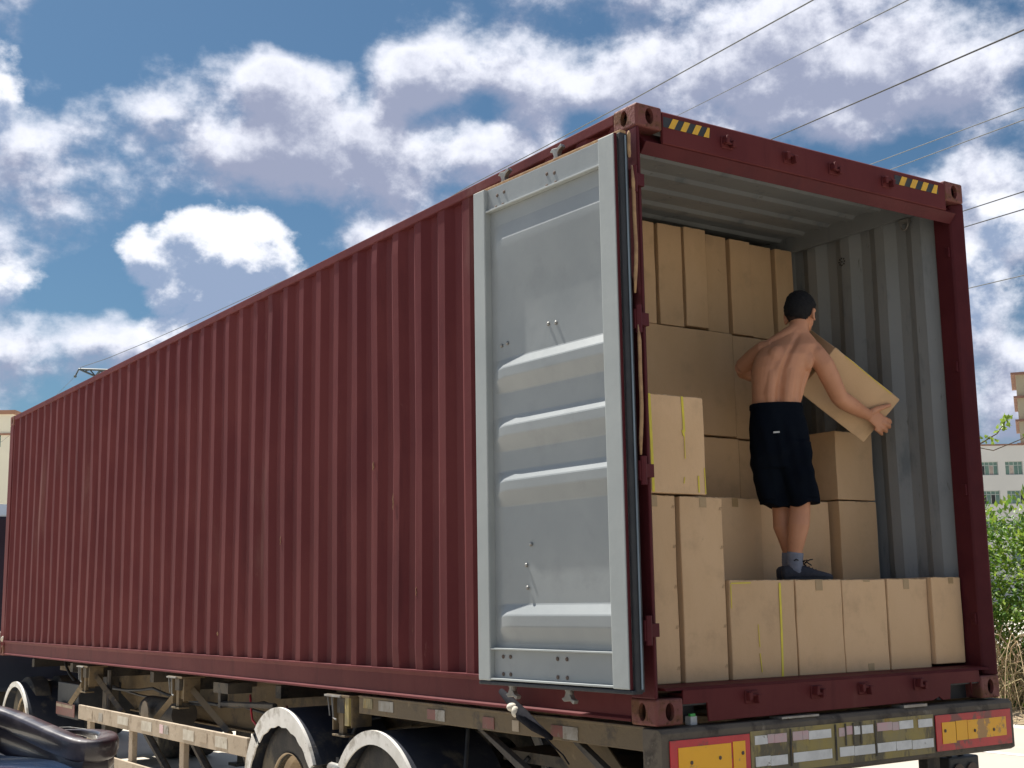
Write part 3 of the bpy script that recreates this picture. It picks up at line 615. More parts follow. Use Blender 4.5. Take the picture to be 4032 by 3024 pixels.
carton(.130,.520,.185,.70,1.052,1.528,'strapped box on top of the two tall boxes by the left post',
       straps=[(-.150,.474,-.142,.004,.016),(.057,.474,.062,.30,.014),(.052,.31,.060,.28,.013),(.062,.29,.062,.17,.004),(.145,.09,.146,.01,.009),(.186,.13,.189,.004,.005),(.055,.08,.050,.05,.005)])
# second row
B = .705
carton(.640,1.00,B+.03,1.25,.642,1.098,'second-tier box behind the yellow-strapped one, its left side hidden by the tall boxes', None)
carton(1.006,1.400,B,1.25,.642,1.096,'second-tier box with a tape end, behind and left of the man\'s legs', [(.0,.05,.045)])
carton(1.410,2.008,B+.06,1.26,.642,1.100,'wide second-tier box directly behind the man\'s shins', None)
carton(2.034,2.355,B,1.24,.642,1.104,'second-tier box against the grey right wall, right of the shoe', None)
t = carton(2.030,2.350,B,1.00,1.112,1.515,'third-tier box against the right wall, under the carried box', None)
b = MB(); b.box(-.1635,-.1615,.075,.090,.004,.40); b.build('strap', M_YEL, t)
carton(1.45,2.0,1.02,1.26,1.104,1.108+.0,'x') if False else None
# third row, the wall of boxes
R3 = 1.270
for (x0,x1,z0,z1,dy,lab,tp) in (
  (.88,1.360,1.104,1.520,.0,'box in the back wall just right of the strapped box, third tier',None),
  (1.366,1.806,1.104,1.516,.01,'box in the back wall left of the black shorts, third tier',None),
  (1.816,2.360,1.104,1.512,.02,'box in the back wall behind the black shorts, third tier',None),
  (.900,1.786,1.528,2.172,.0,'very wide box in the middle of the back wall, left of the man\'s elbow',None),
  (1.796,2.360,1.522,2.168,.01,'box in the back wall directly behind the man\'s torso',None)):
    carton(x0,x1,R3+dy,1.80,z0,z1,lab,tp, group='boxes stacked as the back wall')
xs_ = [.80,.998,1.196,1.400,1.600,1.788,1.980,2.190,2.362]
names = ['leftmost visible upright box of the top row, beside the left post','second upright box of the top row from the left, above the very wide box','third upright box of the top row, raised on a dark gap at its foot',
 'fourth upright box of the top row, above the seam right of the very wide box','fifth upright box of the top row, up and left of the man\'s head','sixth upright box of the top row, second from the right wall','last upright box of the top row, in the corner at the grey right wall']
for i in range(8):
    g0, g1 = .008+.002*(i%2), .008+.005*((i*7)%3==0)
    zb = 2.178+(.010 if i in (3,) else 0); zt = [2.800,2.806,2.804,2.810,2.796,2.790,2.784,2.782][i]
    lab = ('upright box of the top row partly hidden behind the left post' if i==0 else names[i-1])
    carton(xs_[i]+g0,xs_[i+1]-g1,R3+[0,.014,.0,-.006,.018,.002,.022,.004][i],1.80,zb,zt,lab,None,group='upright boxes of the top row')

# ------------------------------------------------------------------ the man
man = empty('person', (1.42,.42,.640+ZB), -YAW, 'bare-backed man in black knee-length shorts standing on the front boxes, holding a tilted box', 'person')
def remeshed(mb, name, m, vox, parent, smooth_it=4, fn=None, factor=.5):
    o = mb.build('tmp', m)
    r = o.modifiers.new('r','REMESH'); r.mode='VOXEL'; r.voxel_size=vox
    s = o.modifiers.new('s','SMOOTH'); s.factor=factor; s.iterations=smooth_it
    me = applied(o); bpy.data.objects.remove(o); me.name = name
    if fn:
        n = len(me.vertices); a = np.empty(n*3); me.vertices.foreach_get('co', a); a = a.reshape(-1,3); a = fn(a); me.vertices.foreach_set('co', a.ravel()); me.update()
    me.materials.clear(); me.materials.append(m); me.shade_smooth() if hasattr(me,'shade_smooth') else None
    o = bpy.data.objects.new(name, me); C.objects.link(o); o.parent = parent; return o
def E(cx,cy,z,rx,ry,tx=0.): return ((cx,cy,z),(rx,0,tx),(0,ry,0))
b = MB()
# trunk, from the hips to the neck
b.loft([E(-.100,.00,.74,.130,.105),E(-.103,.00,.84,.142,.112),E(-.108,.0,.90,.134,.100),E(-.109,.0,.945,.131,.094),E(-.106,.0,1.01,.132,.095),E(-.096,.0,1.08,.141,.102),
        E(-.080,.0,1.15,.153,.108),E(-.052,.005,1.215,.165,.108,.01),E(-.022,.015,1.27,.160,.094,.012),E(.004,.025,1.312,.122,.070,.01),E(.026,.032,1.345,.075,.058),E(.042,.04,1.385,.055,.057),E(.054,.048,1.43,.052,.058),E(.060,.055,1.47,.045,.05)],32,pw=2.3)
# trapezius and shoulders, blades
b.tube([(-.135,.03,1.275),(-.06,.02,1.318),(.02,.02,1.372),(.05,.04,1.41)],[.040,.042,.040,.030],14)
b.tube([(.128,.0,1.245),(.092,.01,1.292),(.060,.02,1.352),(.055,.04,1.41)],[.042,.040,.036,.028],14)
b.ball((-.105,-.055,1.205),(.058,.052,.070),16,12,Matrix.Rotation(.25,3,'Y')); b.ball((.040,-.044,1.200),(.058,.042,.075),16,12,Matrix.Rotation(-.35,3,'Y'))
# loins either side of the spine
b.tube([(-.148,-.055,.88),(-.152,-.064,1.0),(-.135,-.064,1.12),(-.07,-.05,1.24)],[.036,.040,.042,.03],12)
b.tube([(-.066,-.058,.88),(-.062,-.066,1.0),(-.042,-.066,1.12),(.00,-.05,1.24)],[.036,.042,.044,.03],12)
b.tube([(.075,.0,1.20),(.040,-.008,1.12),(.018,-.008,1.05),(.000,-.005,.97)],[.040,.040,.036,.028],12)     # the flank muscle
# head: skull, jaw, face turned to the right and away
fd = Vector((.62,.78,0)).normalized(); sd = Vector((fd.y,-fd.x,0)); hc = Vector((.063,.060,1.492))
HR = Matrix((sd, fd, Vector((0,0,1)))).transposed()
b.ball(hc, (.076,.094,.098), 24, 18, HR); b.ball(hc+fd*.022-Vector((0,0,.055)), (.060,.068,.066), 20, 14, HR); b.ball(hc+fd*.058-Vector((0,0,.092)), (.034,.030,.030), 14, 10, HR)
b.ball(hc+fd*.100-Vector((0,0,.034)), (.012,.016,.022), 10, 8, HR); b.ball(hc+fd*.090-Vector((0,0,.078)), (.024,.012,.008), 10, 8, HR); b.ball(hc+fd*.086+Vector((0,0,.004)), (.045,.014,.012), 12, 8, HR)
for s_ in (-1,1):   # ears with a rolled rim
    ec = hc+sd*(.077*s_)-fd*.004-Vector((0,0,.038)); rim = []
    for k in range(11):
        a = -2.0+4.6*k/10; rim.append(ec+sd*(s_*.010)+fd*(-.016*math.cos(a*.9))*1.0+Vector((0,0,.031*math.sin(a))))
    b.tube(rim,[.0055]+[.0070]*9+[.0065],8); b.ball(ec, (.010,.018,.029), 12, 8, HR)
# left arm, elbow out to the side, forearm going forward to the box
b.tube([(-.105,.02,1.262),(-.150,.045,1.258),(-.200,.11,1.235),(-.252,.185,1.198)],[.060,.060,.052,.045],16)
b.tube([(-.255,.185,1.198),(-.235,.24,1.180),(-.130,.315,1.150),(-.030,.365,1.120)],[.041,.043,.036,.026],16)
b.ball((.012,.378,1.105),(.042,.034,.018),14,10,Matrix.Rotation(.4,3,'Y'))
# right arm, hanging out and reaching along the face of the box
b.tube([(.085,.008,1.240),(.126,.002,1.222),(.164,.0,1.168),(.196,.018,1.105),(.226,.036,1.045),(.252,.060,.998),(.290,.096,.978),(.340,.140,.960),(.400,.200,.939),(.462,.252,.919)],[.055,.058,.057,.055,.051,.048,.050,.047,.038,.031],20)
# hand: palm, four unequal fingers bent over the edge, thumb along the face
b.loft([((.450,0.246,.922),(.002,-.010,.029),(.010,.021,.0)),((.480,0.260,.914),(.004,-.006,.040),(.010,.021,.0)),((.512,0.276,.901),(.010,-.004,.048),(.008,.019,.0)),((.545,0.294,.880),(.014,-.002,.047),(.006,.015,.0))],16)
b.tube([(.532,0.294,.908),(.568,0.298,.902),(.598,0.322,.895),(.614,0.360,.890)],[.0155,.0148,.0132,.0108],10)
b.tube([(.535,0.292,.886),(.566,0.296,.876),(.593,0.322,.868),(.608,0.364,.863)],[.0158,.0150,.0136,.0112],10)
b.tube([(.524,0.292,.866),(.551,0.300,.852),(.575,0.328,.842),(.590,0.368,.839)],[.0150,.0142,.0128,.0106],10)
b.tube([(.504,0.290,.853),(.527,0.300,.835),(.547,0.326,.825),(.562,0.360,.823)],[.0136,.0128,.0112,.0096],10)
b.tube([(.476,0.256,.934),(.512,0.262,.954),(.556,0.268,.968),(.598,0.276,.980)],[.0210,.0175,.0140,.0105],10)
# left hand fingers (far side)
for i in range(4): b.tube([(.02,.385,1.118-.02*i),(.055,.40,1.112-.02*i),(.075,.39,1.108-.02*i)],[.011,.010,.0085],8)
b.tube([(.0,.36,1.12),(.03,.335,1.135),(.055,.32,1.14)],[.014,.012,.009],8)
# legs
b.tube([(-.050,-.005,.76),(-.035,-.005,.60),(-.018,-.006,.47),(-.008,-.006,.40),(-.014,-.010,.345),(-.024,-.018,.295),(-.034,-.012,.235),(-.045,.0,.165),(-.048,.004,.105),(-.040,.004,.055)],[.094,.084,.066,.055,.056,.058,.050,.040,.036,.036],20)
b.tube([(-.145,.05,.76),(-.125,.07,.60),(-.100,.09,.47),(-.088,.10,.40),(-.086,.097,.345),(-.086,.092,.295),(-.070,.098,.235),(-.056,.11,.165),(-.050,.115,.105),(-.040,.115,.055)],[.092,.080,.062,.051,.052,.054,.047,.037,.034,.034],20)
spine = np.array([[-.112,.86],[-.112,.95],[-.105,1.04],[-.085,1.13],[-.045,1.22],[.000,1.29],[.030,1.34]])
def carve(a):
    zz = a[:,2]; sxp = np.interp(zz, spine[:,1], spine[:,0]); dx = a[:,0]-sxp
    back = (a[:,1] < .02) & (zz > .84) & (zz < 1.36)
    w = np.exp(-(dx/.017)**2)*np.clip((zz-.84)/.06,0,1)*np.clip((1.36-zz)/.08,0,1)
    a[:,1] += np.where(back, .017*w, 0)
    # inner edge of the shoulder blades
    for (x0,z0,x1,z1) in ((-.135,1.13,-.075,1.25),(.030,1.11,.080,1.24)):
        d = np.array([x1-x0,z1-z0]); l = np.hypot(*d); d = d/l; t = np.clip((a[:,0]-x0)*d[0]+(zz-z0)*d[1],0,l)
        r = np.hypot(a[:,0]-x0-d[0]*t, zz-z0-d[1]*t); a[:,1] += np.where(back, .005*np.exp(-(r/.02)**2), 0)
    return a
body = remeshed(b, 'body', M_SKIN, .0042, man, 7, carve)
# hair: a dark cap over the skull, cropped short at the back and sides
def cap(name, m, grow, zfun, th):
    hb = MB(); hb.ball(hc+Vector((0,0,.004)), (.076+grow,.094+grow,.098+grow), 44, 34, HR)
    me = hb.mesh(name, m); bm = bmesh.new(); bm.from_mesh(me)
    kill = []
    for f in bm.faces:
        c = f.calc_center_median()-hc; s1, f1, z1 = c.dot(sd), c.dot(fd), c.z
        if not zfun(s1, f1, z1): kill.append(f)
    bmesh.ops.delete(bm, geom=kill, context='FACES')
    if grow > .004:
        for v_ in bm.verts: n_ = (v_.co-hc).normalized(); v_.co += n_*(random.uniform(-.0022,.0026)+.0015*math.sin(v_.co.x*160)*math.sin(v_.co.z*140))
    bm.to_mesh(me); bm.free(); me.shade_smooth() if hasattr(me,'shade_smooth') else None
    o = bpy.data.objects.new(name, me); C.objects.link(o); o.parent = man
    s_ = o.modifiers.new('t','SOLIDIFY'); s_.thickness=th; s_.offset=1; return o
cap('cropped_hair', M_BUZZ, .0025, lambda s,f,z: z > (-.092 if f < -.03 else (-.030+.5*(f+.03)) if abs(s)>.03 else .04) and f < .050 and not (abs(s)>.060 and -.026<f<.02 and z<-.004), .003)
cap('hair', M_HAIR, .0045, lambda s,f,z: z > (-.052-.3*s if f < -.050 else -.052-.3*s+(f+.050)*1.1 if f<-.01 else .0) and f < .078-.9*max(0,.06-z), .004)
# shorts
b = MB()
b.loft([E(-.110,.0,.945,.141,.106),E(-.108,.0,.90,.144,.110),E(-.106,.0,.82,.156,.126),E(-.100,.005,.72,.160,.132),E(-.095,.01,.66,.158,.130),E(-.088,.02,.60,.150,.12)],30,pw=2.4)
b.loft([E(-.045,-.005,.74,.105,.125),E(-.022,-.005,.60,.098,.112),E(.002,-.004,.50,.092,.105),E(.016,-.004,.42,.082,.100),E(.018,-.004,.402,.080,.098)],26,pw=2.4)
b.loft([E(-.155,.03,.74,.100,.118),E(-.148,.04,.60,.096,.108),E(-.136,.055,.50,.088,.100),E(-.130,.065,.42,.080,.094),E(-.129,.065,.400,.079,.093)],26,pw=2.4)
def folds(a):
    x, y, z = a[:,0], a[:,1], a[:,2]
    k = np.clip((.93-z)/.15,0,1)
    d = .0045*np.sin(x*48+z*9+2*np.sin(z*14))*k*np.clip((z-.38)/.1,0.3,1)+.004*np.sin(z*60-x*30+np.sin(x*40))*np.exp(-((z-.62)/.1)**2)+.003*np.sin(x*95+z*18)*k
    nrm = np.stack([x+.06, y-.02],1); nrm /= np.linalg.norm(nrm,axis=1,keepdims=True)+1e-6
    a[:,0] += nrm[:,0]*d; a[:,1] += nrm[:,1]*d
    a[:,2] += np.where(z < .43, .010*np.sin(x*24)+.006*np.sin(x*60), 0)
    return a
shorts = remeshed(b, 'shorts', M_SHORT, .006, man, 3, folds)
b = MB(); b.loft([E(-.110,.0,.925,.1445,.109),E(-.110,.0,.952,.1425,.1075)],40,pw=2.4); b.build('waistband', M_SHORT, man, bevel=.002)
b = MB(); b.box(-.112,-.078,-.140,-.136,.790,.799); b.build('label', M_TAG, man, rot=(0,-.06,0)).location=(.0,.0,-.004)
# socks and shoes (toes pointing to the picture's right)
for (dx,dy) in ((0,0),(-.004,.112)):
    b = MB(); b.tube([(-.045+dx,.002+dy,.150),(-.047+dx,.003+dy,.135),(-.050+dx,.004+dy,.100),(-.048+dx,.004+dy,.060),(-.030+dx,.004+dy,.035)],[.0445,.0445,.0430,.044,.040],18)
    s_ = remeshed(b,'sock',M_SOCK,.004,man,2,lambda a:a+np.stack([.0008*np.sin(a[:,2]*420),0*a[:,0],0*a[:,0]],1))
    b = MB()
    def FS(x,zc,ry,rz): return ((x+dx,.002+dy,zc),(0,ry,0),(0,0,rz))
    b.loft([FS(-.124,.040,.016,.024),FS(-.112,.040,.032,.036),FS(-.085,.042,.038,.040),FS(-.05,.040,.039,.037),FS(-.02,.043,.038,.041),FS(.02,.038,.041,.034),FS(.06,.030,.046,.025),FS(.10,.024,.046,.020),FS(.130,.020,.036,.015),FS(.146,.017,.018,.010)],24,pw=2.5)
    sh = remeshed(b,'shoe',M_SHOE,.004,man,2)
    b = MB(); n = 26; sole = [(x+dx,dy+.002+w*.5) for x,w in ((-.126,0),(-.115,.06),(-.08,.082),(0,.078),(.06,.098),(.11,.094),(.140,.055),(.150,0))]; sole += [(x,2*(dy+.002)-y) for x,y in sole[-2:0:-1]]
    b.prism(sole,2,.0,.014); b.build('sole', M_BLACK, sh, bevel=.003)
    b = MB()
    for i in range(4): b.tube([(.0+.018*i+dx,-.028+dy,.066-.006*i),(.008+.018*i+dx,.004+dy,.082-.008*i),(.0+.018*i+dx,.032+dy,.066-.006*i)],.0026,6)
    b.tube([(-.002+dx,.0+dy,.084),(.008+dx,-.022+dy,.100),(.024+dx,-.030+dy,.108),(.040+dx,-.026+dy,.110)],.0034,6); b.tube([(-.002+dx,.0+dy,.084),(-.010+dx,-.014+dy,.100),(.012+dx,-.02+dy,.094),(.030+dx,-.034+dy,.078)],.0034,6)
    b.build('lace', M_LACE, sh, smooth=True)
if True:
    mk = MB(); mk.tube([(-.064,-.042,.104),(-.052,-.044,.112),(-.040,-.042,.106)],.003,6); mk.build('sock_mark', M_LACE, man)

# the carried box, tilted, its long face towards us
PA, PD, PB, PC = Vector((1.649,0.337,3.184)), Vector((1.556,0.509,2.958)), Vector((2.135,0.286,2.925)), Vector((2.005,0.482,2.685))
ex = ((PB-PA)+(PC-PD)).normalized(); ez = ((PA-PD)+(PB-PC)); ez = (ez-ex*ez.dot(ex)).normalized(); ey = ez.cross(ex)
wl, hl, dl = .485, .345, .50
cen = (PA+PB+PC+PD)/4
wl = ((PB-PA).length+(PC-PD).length)/2; hl = ((PA-PD).length+(PB-PC).length)/2
org = cen - ex*0 + ey*(dl/2) - ez*(hl/2)
hb = carton(-wl/2,wl/2,-dl/2,dl/2,0,hl,'tilted box with a yellow-edged top held against the right arm of the man', None, straps=[(-.19,hl-.004,.2,hl-.006,.004)], group=None)
if 'group' in hb: del hb['group']
hb.matrix_world = Matrix(((ex.x,ey.x,ez.x,org.x),(ex.y,ey.y,ez.y,org.y),(ex.z,ey.z,ez.z,org.z),(0,0,0,1)))
b = MB(); b.box(-wl/2-.002,-wl/2-.0005,-dl/2+.01,dl/2-.01,hl*.38,hl*.55); b.build('tape', M_TAPE, hb)
# ------------------------------------------------------------------ skeletal trailer
tr = empty('semi_trailer', (0,0,ZB), 0, 'dirty ochre skeletal trailer with white-rimmed fenders carrying the maroon container', 'trailer')
for x in (.70,1.62):
    b = MB(); b.prism([(.10,-.02),(.10,-.20),(3.3,-.26),(5.0,-.50),(9.2,-.50),(10.2,-.22),(12.1,-.20),(12.1,-.02)],0,x,x+.012)
    b.box(x-.05,x+.06,.1,12.1,-.032,-.018)
    b.prism([(3.3,-.27),(5.0,-.51),(9.2,-.51),(9.2,-.495),(5.0,-.495),(3.3,-.255)],0,x-.06,x+.07)
    b.build('main_beam', M_TRAIL, tr, bevel=.002)
for y in (.9,2.0,3.12,4.6,6.10,7.4,8.72,10.0,11.6):
    b = MB(); b.box(.02 if y in(3.12,6.10,8.72) else .25,2.42 if y in(3.12,6.10,8.72) else 2.2,y-.05,y+.05,-.13,-.035); b.build('cross_member', M_TRAILD, tr, bevel=.003)
# outer rail at the rear with reflective tape
for x, vis in ((.018,1),(2.36,0)):
    b = MB(); b.box(x,x+.06,.10,2.86,-.115,-.012); b.box(x-.006,x+.07,.10,2.86,-.018,-.006)
    rail = b.build('outer_rail', M_TRAIL, tr, bevel=.003)
    if vis:
        for (y0,y1,m,z0,z1) in ((2.60,2.42,M_TAPEWD,-.085,-.025),(2.02,1.93,M_TAPER,-.095,-.040),(1.93,1.83,M_TAPEWD,-.098,-.038),(1.44,1.33,M_TAPER,-.105,-.045),(1.16,1.10,M_BOARD,-.100,-.045),(.82,.72,M_TAPER,-.100,-.045),(.72,.60,M_TAPEWD,-.105,-.045),(2.80,2.68,M_BUMP,-.080,-.020)):
            b = MB(); b.box(x-.004,x-.001,y1,y0,z0,z1); b.build('reflective_tape', m, rail)
# stays between outer rail and axle frame, rear side plate
for (ya,yb) in ((1.58,.95),(.72,.24)):
    b = MB(); b.prism([(ya,-.115),(ya-.05,-.115),(yb-.22,-.44),(yb-.12,-.46)],0,.06,.10); b.prism([(ya-.30,-.115),(ya-.36,-.115),(yb-.50,-.44),(yb-.40,-.44)],0,.40,.43); b.build('diagonal_stay', M_TRAILD, tr, bevel=.002)
b = MB(); b.prism([(1.05,-.116),(.56,-.116),(.10,-.50),(.50,-.52)],0,.14,.15); b.build('gusset_plate', M_TRAIL, tr)
b = MB(); b.box(.45,2.0,.45,1.9,-.34,-.28); b.build('rear_sub_frame', M_TRAILD, tr)
# twistlock brackets
for y in (3.12,6.10,8.72):
    for sx in (0,1):
        g = (lambda x: 2.438-x) if sx else (lambda x: x)
        b = MB()
        def bb(x0,x1,*r): b.box(min(g(x0),g(x1)),max(g(x0),g(x1)),*r)
        bb(.0,.20,y-.16,y+.16,-.030,-.014); bb(.02,.16,y-.16,y-.145,-.21,-.03); bb(.02,.16,y+.10,y+.115,-.24,-.03); bb(.05,.16,y-.14,y+.10,-.20,-.10); bb(.03,.06,y-.02,y+.04,-.26,-.03); bb(.01,.10,y-.08,y+.10,-.275,-.262)
        br = b.build('twistlock_bracket', M_TRAIL, tr, bevel=.003)
        if not sx:
            b = MB(); b.box(-.012,.03,y-.05,y+.17,-.030,-.018); b.build('lock_plate', M_STEEL, br)
            b = MB(); b.tube([(.0,y+.08,-.035),(.0,y+.06,-.16),(.0,y+.02,-.17)],.006,6); b.tube([(.0,y+.14,-.035),(.0,y+.11,-.15)],.005,6); b.build('lock_handle', M_STEEL, br)
            if y < 4:
                b = MB(); b.box(.005,.035,y-.145,y-.09,-.20,-.03); b.build('ochre_plate', M_BUMP, br)
    for s_ in (-1,1):
        b = MB(); y1 = y+s_*.85
        if y > 4: b.tube([(.10,y+s_*.08,-.10),(.14,y1,-.42)],.034,4); b.build('brace', M_TRAIL, tr)
# side guard: board, lower rail, posts
gd = MB(); gd.box(-.004,.026,4.56,8.80,-.528,-.392); board = gd.build('side_guard_board', M_BOARD, tr, bevel=.004)
for (ya,yb,m,z0,z1) in ((8.5,8.33,M_BOARD,-.50,-.42),(8.12,8.0,M_TAPEWD,-.505,-.43),(7.55,7.25,M_TAPEC,-.49,-.42),(6.88,6.62,M_TAPEC,-.50,-.42),(6.42,6.33,M_TAPEP,-.49,-.42),(6.31,6.2,M_TAPEWD,-.49,-.42),(5.86,5.62,M_TAPEC,-.50,-.42),(5.5,5.34,M_BOARD,-.49,-.42),(5.17,4.93,M_TAPEC,-.50,-.42)):
    b = MB(); b.box(-.008,-.005,yb,ya,z0,z1); b.build('reflective_patch', m, board)
for y in (8.55,7.27,5.98,4.62):
    b = MB(); b.box(.028,.075,y-.05,y+.05,-.93,-.40); b.build('guard_post', M_BOARD, tr, bevel=.004)
b = MB(); b.box(.0,.026,4.4,8.9,-.90,-.80); b.build('lower_guard_rail', M_BOARD, tr, bevel=.004)
for (ya,za,yb,zb) in ((8.0,-.52,6.9,-.95),(6.7,-.53,5.7,-1.0),(5.5,-.53,4.9,-.95)):
    b = MB(); b.tube([(.35,ya,za),(.30,yb,zb)],.035,6); b.build('guard_strut', M_TRAILD, tr)
b = MB(); b.tube([(.16,8.35,-.05),(.16,8.35,-.52)],.025,8); b.build('upright_pipe', M_TRAILD, tr)
for k,(pts,r_,m_) in enumerate([([(.40,3.4,-.16),(.42,4.2,-.24),(.40,5.2,-.20),(.42,6.4,-.27),(.40,7.8,-.21),(.42,9.4,-.26)],.014,M_BLACK),([(.46,3.4,-.20),(.48,4.6,-.29),(.46,6.0,-.24),(.48,7.4,-.31),(.46,9.4,-.24)],.011,M_BLACK),
      ([(.30,3.35,-.10),(.24,3.5,-.42),(.30,3.75,-.55),(.38,3.9,-.50)],.014,M_BLACK),([(.34,2.1,-.12),(.25,2.0,-.40),(.34,1.85,-.46),(.42,1.6,-.30)],.014,M_BLACK),([(.55,9.7,-.12),(.45,10.2,-.30),(.5,10.9,-.22),(.6,11.6,-.02)],.016,M_BLACK),
      ([(.20,5.0,-.12),(.18,4.9,-.30),(.22,4.7,-.34),(.28,4.5,-.18)],.009,M_RED)]):
    b = MB(); P = [Vector(p) for p in pts]; Q = []
    for i in range(len(P)-1):
        for t in (0,.25,.5,.75): Q.append(P[i].lerp(P[i+1],t)+Vector((0,0,-.03*math.sin(math.pi*t))))
    b.tube(Q+[P[-1]],r_,6); b.build('air_hose', m_, tr, smooth=True)
# landing legs, air tank, spare gear under the frame
for x in (.42,1.9):
    b = MB(); b.box(x,x+.13,9.3,9.43,-1.02,-.10); b.box(x+.015,x+.115,9.315,9.415,-1.15,-1.0); b.box(x-.06,x+.19,9.25,9.48,-1.18,-1.15); b.build('landing_leg', M_TRAILD, tr, bevel=.004)
b = MB(); b.loft([((.42,7.3,-.36),(0,0,.0),(.0,0,0)) if 0 else ((.42,7.9,-.40),(.12,0,0),(0,0,.12)),((.42,7.0,-.40),(.12,0,0),(0,0,.12))],18); b.build('air_tank', M_TRAILD, tr, smooth='auto')
b = MB(); b.prism(oval(.0,-.42,.055,.105,12) and [(7.55+.13*math.cos(a)*.8,-.42+.12*math.sin(a)) for a in np.linspace(0,2*math.pi,12,endpoint=False)],0,.24,.25); b.build('tank_end_plate', M_BOARD, tr)
b = MB(); b.box(.10,.30,5.2,5.5,-.12,-.04); b.box(.14,.20,5.45,5.5,-.24,-.10); b.tube([(.16,4.45,-.17),(.16,5.45,-.21)],.022,6); b.build('brake_gear_box', M_TRAILD, tr)
b = MB(); b.box(.25,2.2,9.7,10.5,-.62,-.25); b.build('tool_box', M_BLACK, tr, bevel=.01)
b = MB(); b.box(.20,.206,9.66,10.36,-.585,-.455); rp = b.build('red_marker_plate', M_TAPER, tr)
b = MB(); b.box(.196,.199,9.72,10.34,-.500,-.470); b.build('cream_stripe', M_BOARD, rp)
# axles, wheels, fenders
def wheel(parent, x, y, z, side):
    # side -1: the outside faces -x
    t = empty('wheel', (x,y,z)); t.parent = parent
    def rev(prof, name, m, par, seg=44):
        b = MB(); vs = []; n = len(prof)
        for k in range(seg):
            a = 2*math.pi*k/seg
            for (r,w) in prof: vs.append((w*-side, r*math.cos(a), r*math.sin(a)))
        b.add(vs, [(k*n+i, k*n+(i+1)%n, ((k+1)%seg)*n+(i+1)%n, ((k+1)%seg)*n+i) for k in range(seg) for i in range(n)])
        return b.build(name, m, par, smooth='auto')
    for dx in (0,.33):
        p = [(.285,.02+dx),(.33,.0+dx),(.42,-.012+dx),(.49,.005+dx),(.52,.035+dx),(.522,.20+dx),(.49,.235+dx),(.42,.25+dx),(.33,.24+dx),(.285,.22+dx)]
        ty = rev(p,'tyre',M_TYRE,t)
    rev([(.292,.005),(.292,.06),(.255,.09),(.235,.17),(.12,.185),(.12,.20),(.25,.20),(.285,.23),(.285,.03),(.30,.0)],'rim',M_RIM,t)
    rev([(.0,.05),(.06,.05),(.085,.075),(.09,.19),(.0,.19)],'hub',M_HUB,t,24)
    b = MB()
    for k in range(10):
        a = 2*math.pi*k/10; b.tube([(-side*.19,.17*math.cos(a),.17*math.sin(a)),(-side*.155,.17*math.cos(a),.17*math.sin(a))],.014,6)
    b.build('wheel_nuts', M_HUB, t); return t
WZ = -.75
for y in (3.98,2.60):
    b = MB(); b.tube([(.2,y,WZ),(2.24,y,WZ)],.065,12); b.build('axle', M_TRAILD, tr, smooth='auto')
    for x, sd_ in ((.06,-1),(2.378,1)):
        wheel(tr, x, y, WZ, sd_)
def fender(parent, y, zt, R_, a0, a1, x0=-.02, wd=.62, tilt=0., band=.075, torn=False):
    t = empty('fender', (0,y,zt-R_)); t.parent = parent; t.rotation_euler=(tilt,0,0)
    n = 34
    b = MB(); vs = []
    for i in range(n+1):
        a = a0+(a1-a0)*i/n
        for (r,x) in ((R_,x0+.01),(R_,x0+wd),(R_-.008,x0+wd),(R_-.008,x0+.01)): vs.append((x,r*math.cos(a),r*math.sin(a)))
    b.add(vs,[(4*i+k,4*i+(k+1)%4,4*i+4+(k+1)%4,4*i+4+k) for i in range(n) for k in range(4)]+[(0,1,2,3),(4*n+3,4*n+2,4*n+1,4*n)]); b.build('fender_sheet', M_FEND, t, smooth='auto')
    b = MB(); vs = []; cut = []
    for i in range(n+1):
        a = a0+(a1-a0)*i/n; ri = R_-band*(1-.5*abs(2*i/n-1)**2)+(.006*math.sin(i*1.7) if torn else 0)
        for (r,x) in ((R_+.008,x0),(R_+.008,x0+.022),(R_-.012,x0+.022),(ri,x0+.010),(ri,x0)): vs.append((x,r*math.cos(a),r*math.sin(a)))
    seg_ok = [i for i in range(n) if not (torn and i in (9,))]
    fs = []
    for i in seg_ok: fs += [(5*i+k,5*i+(k+1)%5,5*i+5+(k+1)%5,5*i+5+k) for k in range(5)]
    b.add(vs, fs); b.build('white_rim_band', M_FENW, t, smooth='auto')
    return t
fender(tr, 2.60, -.206, .575, math.radians(2), math.radians(178))
fender(tr, 3.97, -.150, .600, math.radians(8), math.radians(160), tilt=math.radians(-7), band=.12, torn=True)
for y in (3.98,2.60):
    t = fender(tr, y, -.206, .575, math.radians(2), math.radians(178)); t.location.x = 1.84
b = MB(); b.box(.08,.62,3.26,3.30,-1.0,-.42); b.box(.08,.62,1.92,1.95,-1.05,-.45); b.build('mud_flap', M_BLACK, tr)
b = MB(); b.tube([(.0,3.20,-.47),(.0,3.05,-.46),(.02,2.98,-.50)],[.035,.022,.012],10); b.build('side_lamp', M_STEEL, tr, smooth=True)
b = MB(); b.ball((.30,3.24,-.47),(.09,.10,.07)); b.build('brake_chamber', M_TRAILD, tr, smooth=True)
